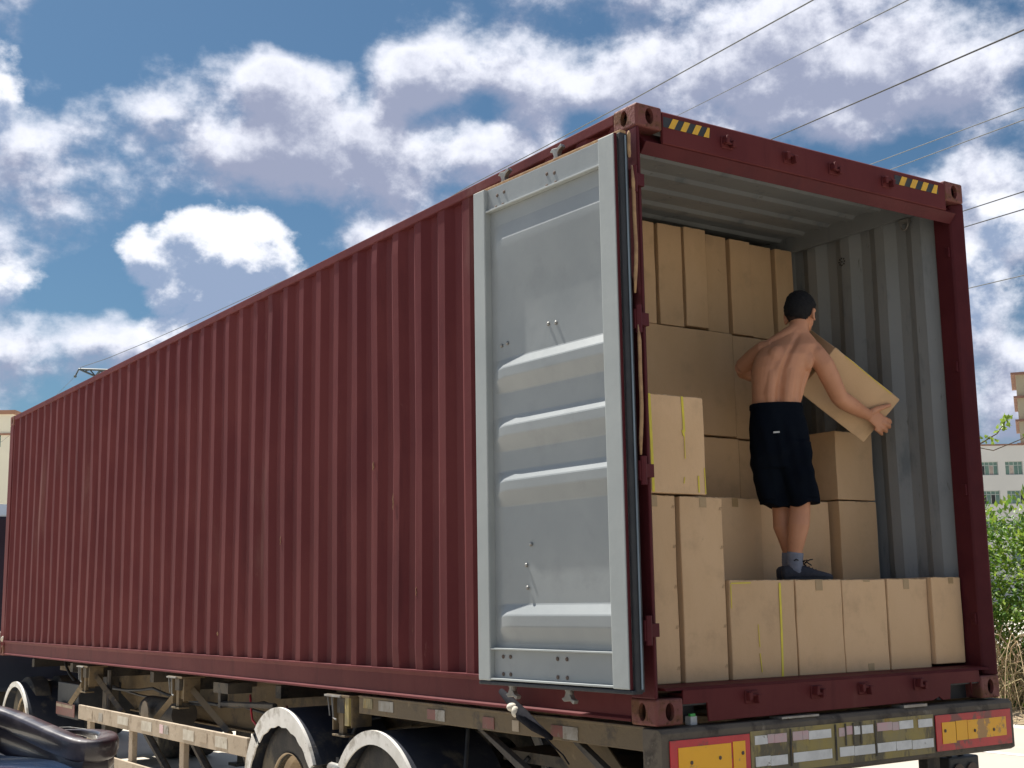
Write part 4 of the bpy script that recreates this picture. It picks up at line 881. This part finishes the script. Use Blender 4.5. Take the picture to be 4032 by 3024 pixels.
# rear bumper beam
bp = MB(); bp.prism([(-.030,-.030),(-.030,-.262),(-.005,-.275),(.10,-.275),(.10,-.012),(-.010,-.012)],0,.0,2.490); bumper = bp.build('rear_bumper', M_BMB, tr, bevel=.004)
b = MB(); b.box(.53,1.822,-.034,-.031,-.245,-.052); b.build('ochre_face', M_BUMP, bumper)
for (x0,x1,lft) in ((.040,.520,1),(1.832,2.455,0)):
    b = MB(); b.box(x0,x1,-.040,-.0345,-.240,-.060) if True else 0
    pn = b.build('red_reflector_panel', M_RED, bumper, bevel=.001)
    if lft:
        for (a,c,z0,z1) in ((.085,.400,-.212,-.092),(.412,.488,-.210,-.088)):
            b = MB(); b.box(a,c,-.0425,-.0405,z0,z1); b.build('orange_reflector', M_ORG, pn)
    else:
        for (a,c,z0,z1) in ((1.878,1.985,-.205,-.098),(1.990,2.080,-.195,-.096),(2.084,2.408,-.195,-.098)):
            b = MB(); b.box(a,c,-.0425,-.0405,z0,z1); b.build('orange_reflector', M_ORG, pn)
    b = MB()
    for xx in ([.16,.33,.47] if lft else [1.90,2.14,2.30]): b.ball((xx,-.044,-.150-.01*math.sin(xx*9)),(.009,.004,.009),8,6)
    b.build('screw_heads', M_HUB, pn)
rr = random.Random(3)
for (z0,z1,segs) in ((-.112,-.072,[(.555,.635,0),(.637,.680,1),(.682,.760,1),(.800,.865,1),(.867,.905,1),(.908,1.06,0),(1.115,1.165,1),(1.168,1.215,1),(1.22,1.27,0),(1.275,1.36,0),(1.39,1.50,1),(1.503,1.55,1),(1.555,1.66,0),(1.70,1.81,0)]),
                     (-.212,-.168,[(.555,.650,0),(.652,.760,0),(.800,1.06,0),(1.115,1.215,0),(1.218,1.365,0),(1.385,1.52,0),(1.524,1.64,0),(1.645,1.81,0)])):
    for (a,c,pk) in segs:
        b = MB(); dz = rr.uniform(-.003,.003); b.box(a,c,-.0375,-.0345,z0+dz,z1+dz); b.build('tape_patch', M_TAPEP if pk and z0>-.15 else M_TAPEW, bumper)
for x in (.785,1.09,1.375,1.16,1.215,1.27):
    b = MB(); b.box(x-.005,x+.005,-.0395,-.0378,-.225 if x not in(1.16,1.215,1.27) else -.16,-.056); b.build('dark_bar', M_TRAILD, bumper)
b = MB(); b.box(.75,1.0,-.022,.06,-.0115,-.002); b.box(1.62,1.80,-.02,.06,-.0115,.002); b.build('top_plate', M_STEEL, bumper)
for bx in ((.0,.11,-.0,.12,-.55,-.275),(2.02,2.12,.18,.24,-.60,-.25)):
    b = MB(); b.box(*bx); b.build('bumper_drop_leg', M_TRAILD, tr)
b = MB(); b.box(2.08,2.17,.26,.28,-.60,-.28); b.build('ochre_bracket', M_BUMP, tr)
lb = MB(); lb.box(2.30,2.56,.26,.36,-.56,-.335); lamp = lb.build('tail_lamp_box', M_BLACK, tr, bevel=.01)
b = MB(); b.tube([(2.36,.31,-.27),(2.36,.31,-.34)],.02,8); b.tube([(2.46,.31,-.27),(2.46,.31,-.34)],.02,8); b.tube([(2.30,.30,-.285),(2.40,.28,-.31),(2.50,.30,-.29)],.015,6); b.build('bracket', M_BLACK, lamp)
for x in (2.37,2.49):
    b = MB(); b.tube([(x,.262,-.42),(x,.250,-.42)],.05,16); b.build('lens', M_HUB, lamp)
o = MB(); o.box(.245,.285,.05,.09,-.012,.028); gl = o.build('white_scrap', M_TAG, None, bevel=.003, loc=(0,0,ZB)); tag(gl,'small white paper scrap with green corner in the left pocket above the bumper','litter')
b = MB(); b.box(.240,.270,.045,.06,.028,.040); b.build('green_corner', mat('green_plastic',(.04,.42,.08),None,3,.4), gl)

# ------------------------------------------------------------------ tractor unit at the far end
tk = empty('truck_tractor', (0,0,ZB), 0, 'blue cab tractor unit coupled to the far front end of the container trailer', 'truck')
b = MB(); b.box(.8,.88,9.9,15.6,-.62,-.36); b.box(1.56,1.64,9.9,15.6,-.62,-.36); b.build('chassis_rail', M_TRAILD, tk)
for y in (11.36,14.9):
    for x, sd_ in ((.10,-1),(2.34,1)): wheel(tk, x, y, WZ, sd_)
for x in (0,1.82):
    t = fender(tk, 11.36, -.285, .66, math.radians(0), math.radians(180), band=.05); t.location.x = x+.02
b = MB(); b.prism([(13.3,-.5),(13.3,1.75),(14.0,1.95),(15.3,1.75),(15.75,.55),(15.8,-.5)],0,.02,2.42); cab = b.build('cab', M_CAB, tk, bevel=.05)
for x in (.012,2.412):
    b = MB(); b.prism([(14.2,.55),(14.2,1.35),(15.1,1.35),(15.45,.6)],0,x,x+.014); b.build('side_window', M_GLASS, cab)
b = MB(); b.box(-.12,-.02,13.35,13.5,.2,1.1); b.build('grab_bar', M_BLACK, cab)
# canvas bundle roped at the front corner
b = MB(); b.tube([(-.02,12.28,.04),(-.05,12.26,.14),(-.03,12.28,.26),(-.05,12.30,.31)],[.05,.075,.07,.03],12); b.tube([(-.03,12.26,.02),(-.03,12.24,-.16),(-.02,12.25,-.34),(-.03,12.26,-.52)],[.035,.028,.045,.02],10); b.tube([(.02,12.1,.20),(.09,11.98,.16),(.14,11.93,.13)],[.05,.045,.02],10)
o = remeshed(b,'canvas_bundle',M_CANV,.012,None,2,lambda a:a+np.stack([.008*np.sin(a[:,2]*60+a[:,1]*40),.006*np.sin(a[:,2]*45),0*a[:,0]],1)); o.location=(0,0,ZB)
tag(o,'dirty white rope-tied canvas bundle at the far front corner of the container','canvas bundle')

# ------------------------------------------------------------------ parked car with a big rear wing
CARM = ((-3.72,2.60,0), math.radians(115))
car = empty('parked_car', *CARM, 'dark blue car with a large dusty rear wing, parked beside the trailer at lower left', 'car')
b = MB(); secs = []
for (y,hw,z0,z1) in ((-2.20,.60,.40,.84),(-2.12,.78,.30,.975),(-1.9,.84,.26,1.015),(-1.5,.87,.22,1.03),(-1.0,.88,.18,1.00),(-.3,.89,.18,1.00),(.8,.89,.18,.98),(1.5,.86,.20,.93),(2.0,.80,.24,.84),(2.25,.66,.32,.70)):
    secs.append(((0,y,(z0+z1)/2),(hw,0,0),(0,0,(z1-z0)/2)))
b.loft(secs,40,pw=4.2); b.build('body', M_CARB, car, smooth='auto')
b = MB(); b.loft([((0,-1.35,1.0),(.66,0,0),(0,0,.03)),((0,-.75,1.13),(.66,0,0),(0,0,.22)),((0,.1,1.16),(.66,0,0),(0,0,.27)),((0,.7,1.1),(.66,0,0),(0,0,.22)),((0,1.25,.97),(.62,0,0),(0,0,.04))],32,pw=4); b.build('cabin_glass', M_GLASS, car, smooth='auto')
b = MB(); b.loft([((0,-.6,1.385),(.56,0,0),(0,0,.018)),((0,.1,1.42),(.58,0,0),(0,0,.022)),((0,.55,1.38),(.55,0,0),(0,0,.018))],24,pw=3); b.build('roof', M_CARB, car, smooth='auto')
for x,sd_ in ((-.86,-1),(.86,1)):
    for y in (-1.35,1.40):
        b = MB(); b.tube([(x-sd_*.20,y,.31),(x,y,.31)],.31,28); w_ = b.build('wheel', M_TYRE, car, smooth='auto'); b = MB(); b.tube([(x-.01*sd_,y,.31),(x+.006*sd_,y,.31)],.20,24); b.build('rim', M_STEEL, w_)
b = MB(); b.box(-.55,.55,-2.215,-2.18,.55,.72); b.build('tail_lamp', M_RED, car, bevel=.01)
b = MB(); b.tube([(-.60,-1.15,1.012),(-.58,-2.0,.975),(.58,-2.0,.975),(.60,-1.15,1.012)],.006,6); b.build('boot_seam', M_BLACK, car)
# the wing: an arched blade whose ends loop back to the boot
def sweep(mb, pts, wd, th, mi=0):
    pts = [Vector(p) for p in pts]; n = len(pts); vs = []
    for i,p in enumerate(pts):
        d = (pts[min(i+1,n-1)]-pts[max(i-1,0)]).normalized(); z = Vector((0,0,1)); z = (z-d*z.dot(d)).normalized(); s_ = d.cross(z)
        w = wd[i] if hasattr(wd,'__len__') else wd; h = th[i] if hasattr(th,'__len__') else th
        for k in range(12):
            a = 2*math.pi*k/12; e=.5; vs.append(p+s_*(w*abs(math.cos(a))**e*(1 if math.cos(a)>=0 else -1))+z*(h*abs(math.sin(a))**e*(1 if math.sin(a)>=0 else -1)))
    mb.add(vs,[(i*12+k,i*12+(k+1)%12,(i+1)*12+(k+1)%12,(i+1)*12+k) for i in range(n-1) for k in range(12)]+[tuple(range(12))[::-1],tuple(range((n-1)*12,n*12))])
WPTS = [
 ([(-2.75,3.55,1.20),(-2.45,3.85,1.28),(-2.1,3.95,1.245),(-1.89,3.75,1.20),(-1.80,3.30,1.135),(-1.72,2.92,1.075),(-1.66,2.80,1.050),(-1.56,2.82,1.058),(-1.495,2.95,1.080),(-1.47,3.10,1.098),(-1.50,3.28,1.110),(-1.56,3.42,1.115),(-1.66,3.55,1.108),(-1.78,3.65,1.07)],
  [.06,.07,.07,.066,.062,.066,.07,.068,.062,.05,.03,.018,.012,.010],[.04,.06,.06,.062,.064,.066,.066,.062,.056,.040,.024,.014,.010,.008]),
 ([(-1.69,3.60,1.128),(-1.58,3.45,1.134),(-1.52,3.30,1.128),(-1.515,3.15,1.112),(-1.545,3.02,1.098)],[.004]*5,[.004]*5)]
wg = MB(); sweep(wg, *WPTS[0]); wing = wg.build('rear_wing', M_CARP, None, smooth='auto'); wing.modifiers.new('s','SUBSURF').levels=1; wing.modifiers['s'].render_levels=2
wing.parent = car; wing.matrix_parent_inverse = (Matrix.Translation(CARM[0])@Matrix.Rotation(CARM[1],4,'Z')).inverted()
wg = MB(); sweep(wg, [(p[0]-.01,p[1]+.02,p[2]-.11) for p in WPTS[0][0][:9]], .045, .085); ws_ = wg.build('wing_side', M_CARP, wing, smooth='auto')
wg = MB(); sweep(wg, *WPTS[1]); w2 = wg.build('wing_edge_trim', M_STEEL, wing, smooth='auto')

# ------------------------------------------------------------------ wires and pylon
WIRES = [
 ('thin grey wire running from the pylon arm up over the container, highest of all','w',[(21.57,86.99,18.41),(22.20,82.94,18.44),(23.43,77.27,18.87),(24.33,70.62,19.19),(25.12,65.25,19.53),(25.62,60.09,19.71),(25.86,53.88,19.75),(26.24,48.79,19.91),(25.63,41.95,19.81),(25.10,36.27,19.52),(23.18,27.91,18.44),(19.27,16.06,16.24),(16.40,9.00,14.60)],.017,0),
 ('grey wire crossing the top edge of the picture, second from the left',None,((21.2,14.75,16.2),(36.69,40.49,24.82)),.014,0),
 ('thick black wire crossing the upper right sky, the darkest',None,((18.95,10.24,13.12),(29.32,27.37,18.1)),.017,1),
 ('grey wire right of the thick black one, upper of a close pair',None,((27.9,16.25,15.32),(40.29,32.01,20.5)),.014,0),
 ('grey wire just below, lower of the close pair over the header',None,((27.87,16.27,14.94),(38.55,29.57,19.24)),.014,0),
 ('short wire at the right edge level with the right corner casting',None,((36.75,22.34,15.99),(42.7,29.17,18.01)),.018,1),
 ('short wire at the right edge just below the right corner casting',None,((36.7,22.36,15.33),(42.74,29.15,17.31)),.018,1),
 ('lowest wire at the right edge, beside the upper right post',None,((45.51,28.48,15.36),(49.64,34.13,16.51)),.019,0)]
for (lab,k,pts,r,dark) in WIRES:
    if k is None:
        a,c = Vector(pts[0]),Vector(pts[1]); d = c-a; P = [a+d*t for t in (-1.2,-.6,0,.5,1,1.6,2.4)]
    else: P = pts
    b = MB(); b.tube(P,r*1.3,6); o = b.build('power_line', M_WIRED if dark else M_WIRE, None, smooth=True); tag(o,lab,'power line','overhead power lines')
py = empty('lattice_pylon', (26.67,83.53,0), 0, 'grey lattice pylon behind the container, only its arm tip showing at the left', 'pylon')
b = MB(); ax = (Vector((21.48,87.05,18.35))-Vector((26.67,83.53,18.35)))
def lat(p,q_,r=.05): b.tube([p,q_],r,5)
tip = Vector((ax.x,ax.y,18.30)); 
for s_ in (-.5,.5):
    n_ = Vector((-ax.y,ax.x,0)).normalized()*s_
    root_t = Vector((0,0,17.9))+n_; root_b = Vector((0,0,15.4))+n_; lat(tip,root_t,.07); lat(tip,root_b,.07)
    for k in range(1,8):
        f = k/8; p1 = tip.lerp(root_t,f); p2 = tip.lerp(root_b,max(0,f-.06)); p3 = tip.lerp(root_b,min(1,f+.07)); lat(p1,p2,.04); lat(p1,p3,.04)
for i in range(4):
    a = math.pi/4+math.pi/2*i; r1, r2 = 2.2, .6; P0 = Vector((r1*math.cos(a),r1*math.sin(a),0)); P1 = Vector((r2*math.cos(a),r2*math.sin(a),19)); lat(P0,P1,.09)
    a2 = a+math.pi/2; Q0 = Vector((r1*math.cos(a2),r1*math.sin(a2),0)); Q1 = Vector((r2*math.cos(a2),r2*math.sin(a2),19))
    for k in range(8): lat(P0.lerp(P1,k/8),Q0.lerp(Q1,(k+1)/8),.045)
b.build('lattice_frame', M_PYL, py)
b = MB(); b.tube([tip+Vector((0,0,-.05)),tip+ax.normalized()*.22+Vector((0,0,-.52))],[.05,.05],5)
for k in range(4): b.ball(tip+ax.normalized()*(.05+.04*k)+Vector((0,0,-.14-.09*k)),.06,8,6)
b.ball(tip+ax.normalized()*.22+Vector((0,0,-.52)),.11,8,6); b.build('insulator', M_PYL, py)
b = MB(); t0 = Vector((26.67,83.53,0))+tip+ax.normalized()*.22+Vector((0,0,-.52)); b.tube([t0,(21.0,93,16.6),(20.4,104,15.0),(19.5,125,13.5)],.012,5)
o = b.build('power_line', M_WIRE, None); tag(o,'wire sloping down left from the insulator at the pylon arm tip','power line','overhead power lines')

# ------------------------------------------------------------------ buildings
def building(name, label, origin, ux, w, h, d, walls, trim, floors, wins, cornices, winw=2.0, winh=1.55):
    """ux: unit vector along the facade seen; the facade faces -n"""
    ux = Vector((ux[0],ux[1],0)).normalized(); ang = math.atan2(ux.y,ux.x)
    t = empty(name, origin, ang, label, 'building')
    b = MB(); zs = [0]; 
    holes = [(x,z) for z in floors for x in wins]
    # facade cut round its windows: piers and bands
    xs2 = sorted(set([0,w]+[x for x in wins]+[x+winw for x in wins])); zs2 = sorted(set([0,h]+[z for z in floors]+[z+winh for z in floors]))
    for i in range(len(xs2)-1):
        for j in range(len(zs2)-1):
            if xs2[i] in wins and zs2[j] in floors: continue
            b.add([(xs2[i],0,zs2[j]),(xs2[i+1],0,zs2[j]),(xs2[i+1],0,zs2[j+1]),(xs2[i],0,zs2[j+1])],[(0,1,2,3)])
    for (x,z) in holes:
        b.add([(x,0,z),(x+winw,0,z),(x+winw,.25,z),(x,.25,z)],[(0,1,2,3)]); b.add([(x,0,z+winh),(x+winw,0,z+winh),(x+winw,.25,z+winh),(x,.25,z+winh)],[(3,2,1,0)])
        b.add([(x,0,z),(x,.25,z),(x,.25,z+winh),(x,0,z+winh)],[(0,1,2,3)]); b.add([(x+winw,0,z),(x+winw,.25,z),(x+winw,.25,z+winh),(x+winw,0,z+winh)],[(3,2,1,0)])
    b.add([(0,0,0),(0,d,0),(0,d,h),(0,0,h)],[(0,1,2,3)]); b.add([(w,0,0),(w,d,0),(w,d,h),(w,0,h)],[(3,2,1,0)]); b.add([(0,d,0),(w,d,0),(w,d,h),(0,d,h)],[(3,2,1,0)]); b.add([(0,0,h),(w,0,h),(w,d,h),(0,d,h)],[(0,1,2,3)])
    b.build('wall', walls, t, fix=False)
    for (z,th,pr_) in cornices:
        b = MB(); b.box(-pr_,w+pr_,-pr_,d+pr_,z,z+th); b.build('cornice', trim, t)
    k = 0
    for (x,z) in holes:
        k += 1
        b = MB(); e=.06; b.box(x,x+winw,.16,.20,z,z+e); b.box(x,x+winw,.16,.20,z+winh-e,z+winh); b.box(x,x+e,.16,.20,z,z+winh); b.box(x+winw-e,x+winw,.16,.20,z,z+winh); b.box(x,x+winw,.155,.20,z+winh*.70,z+winh*.70+e)
        for q in (1,2,3): b.box(x+winw*q/4-e/2,x+winw*q/4+e/2,.155,.20,z,z+winh)
        f = b.build('window', M_ALU, t)
        for q in range(4):
            dark = ((k*7+q*5)%6 == 0) or (q==0 and k%2==0)
            b = MB(); b.box(x+winw*q/4+e/2,x+winw*(q+1)/4-e/2,.18,.19,z+e,z+winh*.70); b.build('pane', M_DARKW if dark else (M_CURT if (k+q)%4==2 else M_PANE), f)
        b = MB(); b.box(x+e,x+winw-e,.181,.191,z+winh*.70+e,z+winh-e); b.build('pane', M_PANE, f)
    return t
U = (129.37-125.45, 86.4-89.06)
un = Vector((U[0],U[1],0)).normalized()
o0 = Vector((125.45,89.06,0))-un*26
W0 = 26+(Vector((127.41,87.73,0))-Vector((125.45,89.06,0))).length
wn_ = [W0-2.9-i*2.85 for i in range(8,0,-1)]+[W0+i*2.85 for i in range(0,6)]
wn_ = [W0-2.85*i for i in range(8,0,-1)]+[W0+2.85*i for i in range(0,6)]
building('white_building','white rendered block with a thin red cornice and green-glazed windows, behind the bush at right',o0,un,48,18.55,12,M_WALLW,M_TRIM,[1.6,4.95,8.3,11.75,15.10],wn_,[(18.5,.18,.12)],winw=2.02)
o1 = Vector((151.2,101.8,0)); U2 = Vector((.566,-.825,0)).normalized()
building('tower_block','taller beige building with red-brown cornices at the right edge of the picture',o1,U2,20,30.9,14,M_WALLB,M_TRIM,[3.2*i+1.2 for i in range(9)],[3+3.4*i for i in range(5)],[(30.9,.3,.6),(27.7,.28,.45),(24.5,.28,.45),(21.3,.28,.45)])
b = MB(); b.box(3.4,7,2,6,31.2,33.6); rb = b.build('roof_hut', M_CAB, None); rb.parent=[o for o in bpy.data.objects if o.name=='tower_block'][0]
o2 = Vector((32.02,152.39,0)); U3 = -Vector((rt0.x,rt0.y,0)).normalized()
building('cream_building','cream building with an orange roof edge behind the far left end of the container',Vector((32.02,152.39,0))+U3*-.2-(-U3)*30,(-U3),30,24.3,14,M_WALLC,M_TRIMO,[3.2*i+1.0 for i in range(7)],[3+3.4*i for i in range(7)]+[27.2],[(24.05,.45,.35),(21.6,.2,.2)],winw=1.5)

# ------------------------------------------------------------------ vegetation
def leafmesh(mb, p, d, nrm, l, w, mi=0):
    d = d.normalized(); s_ = d.cross(nrm).normalized(); u_ = s_.cross(d)
    a = p; c = p+d*l; m1 = p+d*l*.45+s_*w/2+u_*w*.18; m2 = p+d*l*.45-s_*w/2+u_*w*.18; md_ = p+d*l*.5
    mb.add([a,m1,c,m2,md_],[(0,1,4),(1,2,4),(2,3,4),(3,0,4)],mi)
def rv(r): return Vector((r.gauss(0,1),r.gauss(0,1),r.gauss(0,1))).normalized()
R = random.Random(11)
bush = empty('bush', (14.6,7.6,.1), 0, 'leafy green bush beyond the right side of the trailer, its crown lit by the sun', 'bush')
lobes = [((-.15,.2,1.75),(1.25,1.3,1.35)),((1.1,-.4,2.15),(1.2,1.2,1.25)),((-.9,1.6,1.9),(1.3,1.3,1.3)),((2.2,-1.4,2.0),(1.5,1.4,1.45)),((.2,.0,.9),(1.3,1.2,.8)),((-1.6,3.2,1.8),(1.5,1.5,1.4)),((3.6,-2.6,1.7),(1.6,1.5,1.5)),((-.45,-.55,1.15),(.55,.55,.55)),((-.35,-.3,2.35),(.55,.55,.5))]
fo = MB(); yo = MB()
tot = 34000
for i in range(tot):
    c, r = lobes[R.randrange(len(lobes))] if i%3 else lobes[R.choice((0,1,2,7,8))]
    dd = rv(R); k = R.random()**.22
    bump_ = 1+.14*math.sin(dd.x*7+c[0])*math.sin(dd.z*8+c[1])+.10*math.sin(dd.y*13+dd.z*9)
    p = Vector(c)+Vector((dd.x*r[0],dd.y*r[1],dd.z*r[2]))*k*bump_
    if p.z < .25: continue
    dr = (dd+rv(R)*.8+Vector((0,0,-.35))).normalized(); nm = (Vector((0,0,1))+rv(R)*.7).normalized()
    leafmesh(fo, p, dr, nm, R.uniform(.07,.135), R.uniform(.035,.065))
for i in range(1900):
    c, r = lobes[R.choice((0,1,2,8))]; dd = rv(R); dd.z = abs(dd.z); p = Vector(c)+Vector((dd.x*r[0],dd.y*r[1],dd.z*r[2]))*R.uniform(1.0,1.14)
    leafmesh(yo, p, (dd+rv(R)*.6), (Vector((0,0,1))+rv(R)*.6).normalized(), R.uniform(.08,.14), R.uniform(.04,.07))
f_ = fo.build('crown', M_LEAF, bush, fix=False); tag(f_, kind='stuff')
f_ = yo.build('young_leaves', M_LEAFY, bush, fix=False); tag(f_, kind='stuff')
for (x,y) in ((0,0),(.9,-.5),(-.7,1.3),(2.2,-1.3)):
    b = MB(); b.tube([(x,y,-.1),(x+.1,y+.05,.6),(x-.1,y+.2,1.3),(x+.15,y,2.0)],[.07,.055,.04,.02],8); b.build('stem', M_BARK, bush, smooth=True)
# slender tree whose leafy shoot shows against the sky
tree = empty('slender_tree', (6.9,5.3,0), 0, 'slender tree behind the container, only its leafy shoot showing against the sky at right', 'tree')
lp_ = [(8.25,4.2,3.43),(8.31,4.17,3.47),(8.38,4.11,3.52),(8.45,4.07,3.62),(8.49,4.04,3.70)]
O = Vector((6.9,5.3,0))
b = MB(); b.tube([(0,0,0),(.05,-.05,1.2),(.15,-.2,2.2),(.6,-.6,2.9),(1.0,-.85,3.25)]+[tuple(Vector(p)-O) for p in lp_],[.06,.055,.045,.03,.018,.008,.007,.006,.005,.004],8); b.build('trunk', M_BARK, tree, smooth=True)
b = MB(); b.tube([tuple(Vector(p)-O) for p in ((8.50,4.0,3.42),(8.60,3.96,3.46),(8.75,3.88,3.56),(8.95,3.8,3.7))],.005,6); b.tube([tuple(Vector(p)-O) for p in ((8.2,4.25,3.38),(8.35,4.15,3.34),(8.50,4.0,3.42))],.005,6); b.build('twig', M_BARK, tree, smooth=True)
def broad(mb, p, d, nrm, s):   # three-lobed leaf
    d = d.normalized(); q_ = d.cross(nrm).normalized(); n_ = q_.cross(d)
    pts = [p, p+q_*s*.42+d*s*.20, p+q_*s*.30+d*s*.52, p+q_*s*.14+d*s*.62, p+d*s*1.0, p-q_*s*.14+d*s*.62, p-q_*s*.30+d*s*.52, p-q_*s*.42+d*s*.20]
    mb.add(pts+[p+d*s*.45-n_*s*.08],[(i,(i+1)%8,8) for i in range(8)])
i = 0
for (cx,cy,cz,n_,sp_) in ((8.29,4.18,3.475,5,.03),(8.33,4.14,3.43,3,.03),(8.385,4.1,3.545,4,.035),(8.45,4.07,3.62,7,.045),(8.49,4.04,3.68,6,.05),(8.44,4.06,3.57,3,.03),(8.62,3.95,3.47,3,.02),(8.70,3.9,3.54,3,.04),(8.25,4.22,3.45,3,.03)):
    for k in range(n_):
        b = MB(); p = Vector((cx,cy,cz))-O+rv(R)*sp_; broad(b, p, rv(R)+Vector((.2,-.2,.1)), (Vector((-.5,-.6,.5))+rv(R)*.6).normalized(), R.uniform(.05,.075)); lf = b.build('leaf', M_LEAFY, tree, fix=False)
# dry stems and creepers in front of the bush
dv = MB()
for i in range(900):
    x = R.uniform(12.9,17.5); y = 7.9-(x-13.4)*.5+R.uniform(-.9,2.2)-.35*0; z0 = .12
    h = R.uniform(.35,1.55)*(1 if R.random()<.8 else 1.2); lean = Vector((R.gauss(0,.35),R.gauss(0,.35),0)); curl = Vector((R.gauss(0,.3),R.gauss(0,.3),-R.uniform(0,.7)))
    P = []
    for k in range(7):
        t = k/6; P.append(Vector((x,y,z0))+lean*t*h+Vector((0,0,h*t))+curl*t*t*t*h*.9)
    dv.tube(P,[.007*(1-.7*k/6) for k in range(7)],3,cap=False)
for i in range(420):   # long hanging creepers over the verge
    x = R.uniform(12.6,16); y = 7.6-(x-13.2)*.5+R.uniform(-.7,.9); a = R.uniform(0,6.28); L_ = R.uniform(.5,1.3); z0 = R.uniform(.1,1.1)
    P = [Vector((x+math.cos(a)*L_*t, y+math.sin(a)*L_*t, max(.05,z0+.45*math.sin(t*3.1)-.7*t*t+.06*math.sin(t*11+i)))) for t in np.linspace(0,1,9)]
    dv.tube(P,.006,3,cap=False)
o = dv.build('dry_creepers', M_DRY, None, fix=False); tag(o,'tangle of pale dry creepers and stems on the verge under the green bush','dry creepers',kind='stuff')
gl_ = MB()
for i in range(2600):
    x = R.uniform(12.7,18); y = 8.0-(x-13.4)*.5+R.uniform(-.8,2.6); p = Vector((x,y,R.uniform(.08,1.3)*R.random()))
    leafmesh(gl_, p+Vector((0,0,.05)), rv(R)+Vector((0,0,.4)), rv(R), R.uniform(.06,.13), R.uniform(.03,.06))
o = gl_.build('weeds', M_LEAF, None, fix=False); tag(o,'low green weeds growing through the dry creepers on the verge','weeds',kind='stuff')
# far hedge line so that the open ground ends in greenery
hd = MB()
for i in range(9000):
    t = R.random(); x = 20+t*120; y = 62-t*46+R.uniform(-3,3); z = abs(R.gauss(0,1.1))+.1
    leafmesh(hd, Vector((x,y,z)), rv(R), rv(R), R.uniform(.35,.6), R.uniform(.2,.32))
o = hd.build('far_hedge', M_LEAF, None, fix=False); tag(o,'low far hedge behind the trailer','hedge',kind='stuff')
b = MB(); b.prism([(-1.98,.95),(-2.12,.95),(-2.10,1.10),(-1.98,1.10)],0,.30,.52); b.build('wing_post', M_CARP, car, bevel=.01)
